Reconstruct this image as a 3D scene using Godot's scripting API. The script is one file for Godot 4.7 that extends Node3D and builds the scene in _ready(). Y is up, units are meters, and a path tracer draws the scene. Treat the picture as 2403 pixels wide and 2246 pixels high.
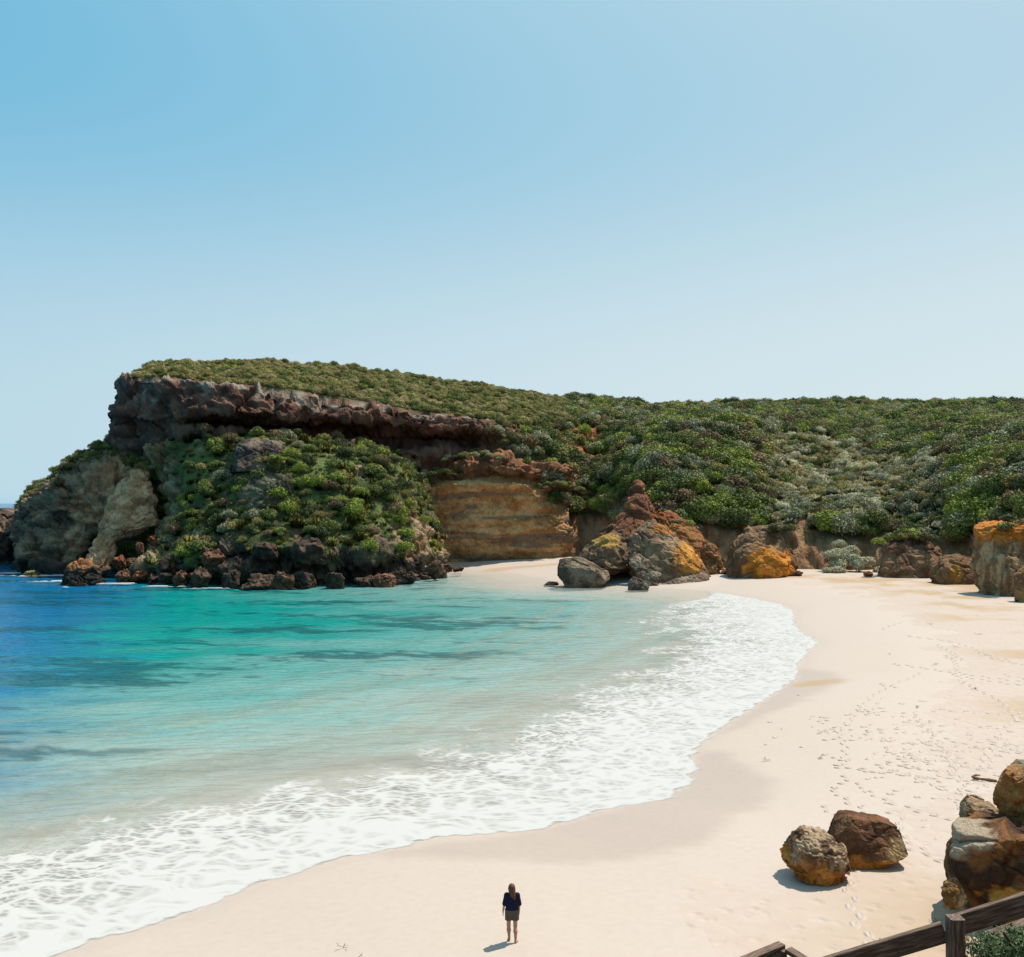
extends Node3D
# A cove: headland and scrub hill round a sand beach, seen from the top of a timber stair. Metres, y up, sea level at 0, the camera looks along -z.

const SUN_AZ := 52.0
const SUN_EL := 61.0
var rng := RandomNumberGenerator.new()
var nf := FastNoiseLite.new()      # smooth, many octaves
var nr := FastNoiseLite.new()      # ridged
var nc := FastNoiseLite.new()      # cells
var nv := FastNoiseLite.new()      # one value per cell
var nd := FastNoiseLite.new()      # distance to the cell's middle
var nl := FastNoiseLite.new()      # low, two octaves
var M := {}
var taken := {}
var shore := PackedVector2Array()
var foam_edge := PackedVector2Array()
var wet_a := PackedVector2Array()
var wet_b := PackedVector2Array()

# sections from the foot up: x, y, z of each point
const HILL := [
	[-97.26, -3, -261, -97.26, 7.69, -262, -97.38, 19.83, -262, -97.34, 30.65, -260, -96.63, 34.12, -258, -96.53, 39.92, -256, -95.66, 44.8, -252, -96.43, 46.23, -254, -97.95, 46.98, -258, -99.47, 47.37, -262, -104.39, 48.13, -275],
	[-85.68, -3, -204, -85.68, 16.66, -205, -86.7, 23.32, -205, -86.79, 27.06, -204, -87.68, 31.02, -206, -88.2, 34.86, -206, -86.36, 41.58, -206, -84.34, 43.49, -210, -85.55, 44.43, -216, -87.46, 45.45, -224, -94.51, 46.69, -245],
	[-84.53, -3, -193, -84.53, 19.22, -194, -84.33, 24.57, -193, -83.57, 27.19, -192, -83.15, 30.85, -193, -82.51, 33.58, -189, -80.37, 40.33, -190, -80.67, 42.22, -199, -83.16, 43.69, -208, -85.35, 45.14, -216, -93.7, 46.8, -240],
	[-75.08, -3, -185, -75.08, 9.52, -186, -74.74, 18.14, -186, -73.18, 28.35, -184, -74.78, 29.54, -188, -73, 30.31, -182, -73.72, 39.06, -184, -77.44, 41.71, -196, -80.65, 44.47, -208, -83.11, 46.34, -218, -92.25, 48.4, -245],
	[-65.86, -3, -181, -65.86, 7.93, -182, -65.96, 18.89, -182, -65.69, 28.96, -181, -67.88, 30.32, -187, -65.35, 30.97, -180, -66.15, 38.54, -182, -70.52, 41.33, -194, -75.62, 44.27, -208, -79.99, 46.84, -220, -90.88, 49.57, -250],
	[-57.43, -3, -181, -57.43, 7.09, -182, -57.2, 18.03, -181, -56.97, 28.04, -180, -59.82, 29.62, -189, -57, 31.81, -180, -57.67, 37.09, -182, -61.8, 40.47, -195, -67.21, 44.66, -212, -71.66, 48.27, -226, -82.42, 51.48, -260],
	[-49.27, -3, -182, -49.27, 7.05, -183, -49.08, 18.05, -182, -48.87, 27.27, -181, -51.58, 29.07, -191, -48.9, 31.32, -181, -49.74, 36.49, -184, -53.54, 40.23, -198, -58.42, 44.94, -216, -62.76, 49.07, -232, -71.68, 51.71, -265],
	[-41.46, -3, -185, -41.46, 6.08, -186, -41.3, 17.26, -185, -41.13, 26.64, -184, -43.6, 28.75, -195, -41.38, 31.01, -185, -42.08, 35.84, -188, -45.45, 39.76, -203, -49.72, 44.76, -222, -53.76, 49.6, -240, -61.59, 52.36, -275],
	[-33.73, -3, -190, -33.73, 5.87, -191, -33.6, 16.47, -190, -33.47, 26.28, -189, -35.43, 28.85, -200, -33.67, 31.29, -190, -34.04, 34.78, -192, -36.89, 38.94, -208, -40.45, 44.53, -228, -44.37, 50.15, -250, -50.56, 52.42, -285],
	[-25.67, -3, -196, -25.67, 4.7, -197, -25.58, 15.63, -196, -25.35, 24.62, -194, -26.79, 28.56, -205, -25.37, 31.12, -194, -25.64, 34.03, -196, -27.74, 37.94, -212, -30.89, 44.39, -236, -33.78, 49.75, -258, -37.96, 51.2, -290],
	[-17.05, -3, -202, -17.05, 2.54, -203, -16.99, 13.81, -202, -16.85, 24.95, -200, -17.61, 27.97, -209, -16.77, 30.08, -199, -16.95, 33.32, -201, -18.3, 36.98, -217, -20.42, 43.58, -242, -22.45, 48.99, -266, -25.31, 50.81, -300],
	[-8.81, -3, -207, -8.81, 1.3, -208, -8.74, 13.81, -206, -8.7, 24.27, -205, -8.92, 28.03, -210, -8.67, 30.48, -204, -8.71, 32.56, -205, -9.44, 36.27, -222, -10.55, 42.58, -248, -11.66, 48.64, -274, -13.19, 50.59, -310],
	[-0.15, -3, -209, -0.15, 0.98, -210, -0.14, 12.84, -208, -0.14, 22.45, -207, -0.15, 26.41, -209, -0.15, 28.91, -210, -0.15, 31.6, -213, -0.16, 36.03, -228, -0.18, 42.2, -255, -0.2, 48.58, -284, -0.22, 50.43, -320],
	[8.44, -3, -205, 8.44, 0.95, -206, 8.49, 10.45, -207, 8.58, 19.62, -209, 8.87, 25.32, -216, 9.2, 29.39, -224, 9.54, 32.63, -232, 10.11, 36.85, -246, 11.02, 42.39, -268, 12.26, 48.48, -298, 13.78, 49.79, -335],
	[15.91, -3, -203, 15.91, 1.54, -204, 16.55, 9.39, -212, 17.35, 18.94, -222, 18.14, 24.55, -232, 18.77, 29.37, -240, 19.41, 33.34, -248, 20.51, 37.6, -262, 22.39, 43.36, -286, 24.59, 49.01, -314, 27.4, 49.77, -350],
	[21.63, -3, -195, 21.63, 2.03, -196, 22.43, 9.58, -203, 23.67, 18.27, -214, 24.9, 24.02, -225, 26.13, 28.89, -236, 27.47, 33.23, -248, 29.36, 37.63, -265, 32.69, 43.19, -295, 36.02, 48.73, -325, 39.89, 49.45, -360],
	[26.53, -3, -179, 26.53, 3.01, -180, 27, 10.02, -183, 27.76, 17.31, -188, 29.55, 22.63, -200, 31.93, 27.33, -216, 34.9, 32.19, -236, 38.76, 37.12, -262, 44.1, 42.51, -298, 49.58, 48.08, -335, 56.23, 51.06, -380],
	[31.28, -3, -173, 31.28, 3.38, -174, 32.03, 10.13, -178, 33.14, 16.81, -184, 34.97, 22.37, -194, 37.15, 27, -206, 40.41, 31.99, -224, 47.28, 37.48, -262, 55.05, 43.32, -305, 63.18, 49.77, -350, 72.2, 53.01, -400],
	[36.49, -3, -171, 36.49, 3.1, -172, 37.59, 9.74, -177, 39.32, 16.4, -185, 41.69, 22, -196, 44.06, 27.06, -207, 47.27, 32.55, -222, 58.57, 38.77, -275, 68.59, 45.26, -322, 77.77, 51.81, -365, 89.47, 54.97, -420],
	[41.57, -3, -169, 41.57, 2.83, -170, 43.32, 9.33, -177, 45.82, 16.25, -187, 49.04, 21.98, -200, 52.5, 27.51, -214, 55.97, 33.27, -228, 69.23, 39.93, -282, 81.03, 46.49, -330, 92.83, 53.86, -378, 108.04, 56.92, -440],
	[46.52, -3, -167, 46.52, 2.58, -168, 48.78, 9.11, -176, 53.83, 16.07, -194, 59.42, 22.24, -214, 65.56, 28.57, -236, 70.6, 34.05, -254, 79.51, 40.03, -286, 93.16, 47.14, -335, 107.36, 54.7, -386, 125.13, 57.89, -450],
	[52.1, -3, -165, 52.1, 2.18, -166, 54.69, 10.29, -174, 62.91, 15.95, -200, 71.13, 22.49, -226, 78.74, 29.43, -250, 84.44, 34.9, -268, 92.03, 40.17, -292, 106.55, 47.12, -338, 122.97, 55.67, -390, 143.43, 58.59, -455],
	[57.9, -3, -164, 57.9, 2.1, -165, 60.79, 11.12, -173, 69.63, 16.57, -198, 79.53, 23.01, -226, 88.73, 29.9, -252, 95.81, 35.21, -272, 103.59, 40.35, -294, 119.11, 47.12, -338, 138.18, 56.07, -392, 160.35, 58.59, -455],
	[63.61, -3, -163, 63.61, 2.17, -164, 66.81, 10.5, -172, 75.41, 16.34, -194, 86.36, 22.65, -222, 96.53, 29.54, -248, 105.13, 35.06, -270, 114.51, 40.35, -294, 131.68, 47.12, -338, 152.75, 55.89, -392, 177.26, 58.59, -455],
	[68.09, -3, -161, 68.09, 3.21, -162, 70.68, 8.79, -168, 77.49, 15.53, -184, 88.5, 21.79, -210, 100.37, 28.58, -238, 111.38, 34.59, -264, 122.38, 39.99, -290, 141.83, 46.93, -336, 164.65, 55.31, -390, 192.06, 58.59, -455],
	[71.61, -3, -154, 71.61, 3.68, -155, 73.51, 8.33, -159, 77.75, 14.78, -168, 85.22, 20.48, -184, 96.4, 26.35, -208, 112.21, 32.87, -242, 129.87, 39.09, -280, 154.02, 46.54, -332, 180.96, 55.13, -390, 211.08, 58.59, -455],
	[74.2, -3, -145, 74.2, 4.28, -146, 76.31, 9.69, -150, 80.46, 15.68, -158, 87.66, 21.02, -172, 99.94, 26.19, -196, 118.35, 32.53, -232, 140.83, 38.74, -276, 168.43, 46.34, -330, 199.09, 55.31, -390, 232.22, 58.59, -455],
	[73.36, -3, -131, 73.36, 4.11, -132, 75.68, 10.41, -136, 80.78, 16.55, -145, 90.32, 21.74, -162, 104.87, 26.74, -188, 126.11, 32.36, -226, 150.69, 38.2, -270, 181.43, 45.85, -325, 217.75, 55.13, -390, 254, 58.59, -455],
	[71.96, -3, -117, 71.96, 4.62, -118, 75.73, 11.59, -124, 81.95, 18.23, -134, 94.85, 22.85, -155, 113.26, 27.4, -185, 137.78, 32.39, -225, 162.92, 37.84, -266, 197.26, 45.56, -322, 237.73, 54.74, -388, 278.73, 58.59, -455],
	[70.17, -3, -97, 70.17, 5.3, -98, 74.63, 13.42, -104, 86.22, 19.45, -120, 106.4, 24.17, -148, 133.03, 28.43, -185, 161.81, 32.59, -225, 190.62, 37.75, -265, 231.66, 45.56, -322, 279.2, 54.74, -388, 327.35, 58.59, -455],
	[71.76, -3, -73, 71.76, 5.39, -74, 77.83, 15.04, -80, 92.56, 20.53, -95, 121.83, 24.33, -125, 160.82, 28.02, -165, 204.69, 32.33, -210, 248.57, 36.85, -255, 312, 45.36, -320, 378.36, 54.74, -388, 443.62, 58.59, -455],
]
# sections from the foot up: x, y, z of each point
const SPUR := [
	[-71.59, -2.5, -167, -71.59, -0.6, -168, -69.67, 1.8, -168, -68.57, 4.24, -173, -68.1, 13, -180, -71.28, 22.32, -183, -73.37, 28.51, -186],
	[-65.28, -2.5, -161, -65.28, -0.68, -162, -63.4, 2.75, -160, -63.12, 6.74, -167, -62.98, 14.65, -175, -66.57, 22.14, -179, -69.77, 28.78, -184],
	[-56, -2.5, -156, -56, -0.66, -157, -55.33, 3.96, -155, -56.73, 9.32, -163, -57.65, 16.21, -170, -60.96, 22.41, -176, -63.87, 28.7, -183],
	[-48.84, -2.5, -154, -48.84, -0.76, -155, -48.57, 5.45, -154, -51.14, 10.47, -162, -53.4, 16.98, -169, -55.34, 22.77, -175, -57.6, 28.02, -182],
	[-41.4, -2.5, -153, -41.4, -0.8, -154, -41.18, 6.21, -153, -43.37, 11.46, -161, -45.03, 17.72, -167, -46.69, 23.07, -173, -49.41, 27.59, -183],
	[-34.5, -2.5, -154, -34.5, -0.76, -155, -34.1, 6.57, -153, -35.92, 11.84, -161, -37.29, 18.1, -167, -38.88, 22.72, -174, -41.58, 27.21, -186],
	[-27.69, -2.5, -156, -27.69, -0.51, -157, -27.19, 5.66, -154, -28.63, 11.07, -162, -29.72, 17.35, -168, -31.33, 22.21, -177, -33.83, 26.76, -191],
	[-21.94, -2.5, -159, -21.94, -0.35, -160, -20.73, 4.64, -158, -21.13, 10.03, -165, -22.29, 16.23, -172, -24.19, 21.43, -182, -26.97, 25.64, -196],
	[-16.32, -2.5, -162, -16.32, 0.29, -163, -16.33, 3.44, -163, -17.83, 8.73, -170, -19.76, 15.07, -178, -21.49, 19.93, -188, -23.34, 24.48, -200],
	[-12.62, -2.5, -168, -12.62, 0.87, -169, -13.57, 2.37, -171, -15.86, 8.1, -177, -18.23, 13.83, -186, -20.21, 19.24, -195, -21.81, 23.7, -203],
	[-12.33, -2.5, -181, -12.33, 0.53, -182, -13.25, 1.56, -183, -15.8, 6.86, -188, -17.93, 12.92, -194, -19.71, 18.47, -201, -20.98, 23.36, -206],
]
# sections from the foot up: x, y, z of each point
const WALL := [
	[-20.43, -1.5, -203, -20.43, -0.34, -204, -20.35, 7.23, -203, -20.27, 12.88, -202, -20.18, 17.54, -201, -20.48, 18.73, -204, -20.69, 20.5, -206, -20.69, 22.89, -206, -21, 24.47, -209],
	[-15.95, -1.5, -200, -15.95, 0.61, -201, -15.88, 7.33, -200, -15.89, 12.89, -200, -15.82, 17.51, -199, -16.06, 18.49, -202, -15.96, 20.21, -203, -15.76, 22.8, -204, -15.59, 25.19, -208],
	[-9.44, -1.5, -200, -9.44, 0.98, -201, -9.35, 7.37, -199, -9.41, 12.89, -200, -9.32, 17.95, -198, -9.46, 18.66, -201, -9.42, 20.49, -200, -9.51, 23.37, -202, -9.75, 25.33, -207],
	[-2.94, -1.5, -201, -2.94, 1.2, -202, -2.92, 7.33, -200, -2.93, 12.7, -201, -2.91, 18.24, -199, -2.94, 18.86, -201.5, -2.92, 20.77, -200, -2.95, 23.65, -202, -3.03, 25.52, -207],
	[2.68, -1.5, -202, 2.68, 1.42, -203, 2.65, 7.3, -201, 2.66, 12.41, -201.5, 2.64, 17.89, -200, 2.68, 18.51, -202.5, 2.66, 20.52, -201, 2.68, 22.29, -203, 2.75, 23.84, -208],
	[6.92, -1.5, -202.5, 6.92, 1.57, -203.5, 7.16, 7.27, -202, 6.61, 11.47, -202.5, 5.67, 15.68, -202, 5.72, 17.59, -204, 6.26, 19.93, -203, 7.47, 21.61, -205, 8.58, 23.02, -209],
	[9.13, -1.5, -203.5, 9.13, 1.7, -204.5, 9.28, 6.75, -203.5, 8.93, 9.84, -204, 8.18, 12.39, -204, 8.45, 14.76, -206, 9.41, 18.58, -206, 11.38, 21.01, -207, 13.01, 22.08, -210],
	[13.68, -1.5, -205, 13.68, 1.8, -206, 13.65, 5.73, -205.5, 13.4, 7.9, -206, 13.09, 9.5, -207, 13.16, 11.88, -208, 13.58, 15.74, -208.5, 14.66, 18.67, -210, 16.15, 20.22, -213],
]
# sections from the foot up: x, y, z of each point
const SEACLIFF := [
	[-130.06, -2.5, -239, -130.06, -3.43, -240, -129.91, 1.56, -240, -129.64, 6, -240, -129.14, 9.89, -240, -128.28, 12.11, -240, -127.41, 13.56, -240, -128.7, 13.77, -245],
	[-99.41, -2.5, -185, -99.41, -0.36, -186, -100.17, 3.45, -187, -100.77, 7.73, -188, -101.88, 10.74, -190, -102.81, 13.11, -193, -104.76, 14.73, -198, -112.56, 14.8, -215],
	[-90.58, -2.5, -176, -90.58, -0.08, -177, -91.91, 3.9, -179, -93, 8.39, -181, -93.33, 13.83, -182, -94.99, 16.76, -186, -99.06, 18.34, -195, -107.83, 18.78, -215],
	[-84.3, -2.5, -174, -84.3, -0.08, -175, -85.8, 3.95, -178, -86.83, 9.67, -180, -86.74, 15.5, -180, -88.64, 20.31, -184, -93.29, 22.28, -194, -102.39, 23.17, -215],
	[-82.13, -2.5, -179, -82.13, -0.48, -180, -84, 3.61, -184, -81.79, 10.1, -179, -82.32, 16.34, -180, -83.58, 21.13, -183, -87.64, 24.51, -192, -96.99, 25.91, -214],
	[-81.86, -2.5, -189, -81.86, -0.93, -190, -88.13, 2.49, -204, -77.65, 9, -180, -77.74, 15.51, -181, -79.35, 21.51, -184, -83.64, 26.63, -193, -90.63, 28.72, -210],
	[-79.01, -2.5, -195, -79.01, -0.86, -196, -84.7, 2.63, -210, -74.03, 8.75, -183, -74.76, 15.53, -184, -76.3, 21.63, -187, -77.76, 26.87, -190, -81.41, 29.88, -200],
	[-72.67, -2.5, -195, -72.67, -0.5, -196, -77.16, 3.03, -208, -69.97, 9.65, -188, -70.93, 16.45, -189, -72.22, 22.59, -189, -73.85, 27.69, -189, -77.33, 30.02, -196],
	[-66.05, -2.5, -189, -66.05, -0.23, -190, -68.52, 3.61, -197, -68.76, 9.71, -197, -68.49, 16.52, -194, -69.62, 22.73, -192, -71.15, 27.76, -190, -74.78, 30.02, -196],
]
# x, z along the line of the wash, the outer edge of the foam and round the damp sand
const SHORE := [-15.47, -26.82, -14.64, -28.03, -14.18, -28.65, -13.39, -29.69, -11.2, -31.29, -9.73, -33.56, -8.48, -34.77, -6.41, -36.63, -5.16, -37.3, -2.91, -38.8, -0.05, -39.35, 1.57, -39.91, 3.09, -41.08, 4.01, -42.04, 7.43, -43.84, 8.7, -45.87, 9.76, -49.49, 10.14, -52.37, 13.33, -57.8, 17.02, -63.84, 22.49, -73.17, 24.17, -78.24, 27.16, -85.48, 30.66, -91.93, 30.88, -97.83, 32.59, -107.13, 36.07, -117.48, 36.81, -125.74, 35.01, -133.47, 32.28, -140.9, 29.81, -147.04, 24.85, -149.95, 19.6, -152.2, 14.33, -156.12, 8.08, -161.09, 3.1, -174.02, -2.67, -183.49, -8.01, -189.22, -12.62, -192.83]
const FOAM_EDGE := [-19.04, -31.45, -20.5, -35.41, -20.22, -36.68, -19.18, -38.27, -17.83, -39.75, -16.34, -40.81, -15.16, -42.21, -12.98, -44.02, -10.74, -45.66, -8.17, -47.79, -5.53, -49.73, -2.68, -52.28, -1.34, -56.63, 1.39, -62.41, 5.66, -68.72, 9.47, -73.7, 12.04, -79.46, 14.26, -86.2, 16.46, -94.2, 16.71, -103.84, 18.36, -115.69, 22.09, -126.26, 26.7, -131.74, 30.46, -137.71]
const WET_A := [-5.05, -36.5, -3.62, -36.06, -0.39, -35.13, 3.09, -34.24, 6.83, -35.63, 9.55, -39.33, 12.11, -43.07, 12.11, -46.87, 11.34, -50.87, 9.63, -51.22, 8.31, -45.37, 3.77, -41.29, -0.03, -38.62]
const WET_B := [12.54, -55.72, 18.08, -61.44, 21.91, -65.77, 24.88, -69.76, 25.05, -73.54, 24.05, -76.96, 22.45, -73.91, 16.8, -63]
# x, y, z, width, height
const FOOT_ROCKS := [[-70.38, 2.25, -165, 2.67, 2.21], [-67.43, 4.73, -167, 1.39, 2.16], [-65.6, 6.02, -169, 1.72, 2.03], [-66.59, -0.02, -158, 2.34, 2.48], [-72.18, 0.89, -163, 2.71, 1.5], [-63.86, 0.56, -158, 2.56, 1.75], [-60.39, 0.39, -155, 1.86, 1.57], [-57.58, 0.62, -154, 2.42, 1.71], [-54.58, 0.37, -152, 2.39, 2.38], [-50.9, -0.05, -150.5, 3.06, 3.33], [-58.03, 2.16, -158, 3.29, 2.19], [-67.26, 2.47, -164, 2.28, 1.67], [-54.4, 2.96, -157, 2.54, 2.18], [-46.58, -0.51, -149.5, 4.49, 4.55], [-41.29, -0.55, -148.5, 5.49, 6.17], [-36.49, -0.55, -148.5, 4.12, 4.45], [-32.82, -0.46, -149, 4.82, 4.81], [-28.54, -0.42, -150, 4.16, 3.88], [-24.97, -0.28, -151.5, 3.5, 4.19], [-21.58, -0.14, -153, 4.03, 3.39], [-18.86, 0.01, -156, 3.61, 3.89], [-16.42, 0.23, -158.5, 3.3, 2.27], [-13.77, 0.81, -164, 3.03, 2.57], [-12.1, 0.87, -171, 2.14, 1.74], [-10.53, 0.52, -180, 2.5, 1], [-40.46, 4.66, -153, 4.25, 2.83], [-33.27, 3.98, -152.5, 5.64, 4.09], [-49.62, 3.17, -154, 3.56, 2.85], [-65.77, 3.32, -165, 1.53, 1.37], [-65.53, 4.11, -167, 1.31, 1.39], [-64.14, 4.36, -168, 1.79, 1.55]]
const BEACH_STONES := [[47.58, 2.04, -154, 2.07, 1], [58.1, 2, -150, 1.53, 0.97], [69.84, 1.79, -139, 1.54, 1.15], [6.56, 0.08, -156, 2.52, 0.72], [36.96, 1.28, -160, 1.63, 0.74], [66.23, 1.55, -153, 1.77, 0.78], [61.63, 0.65, -112, 0.78, 0.41]]
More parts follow.
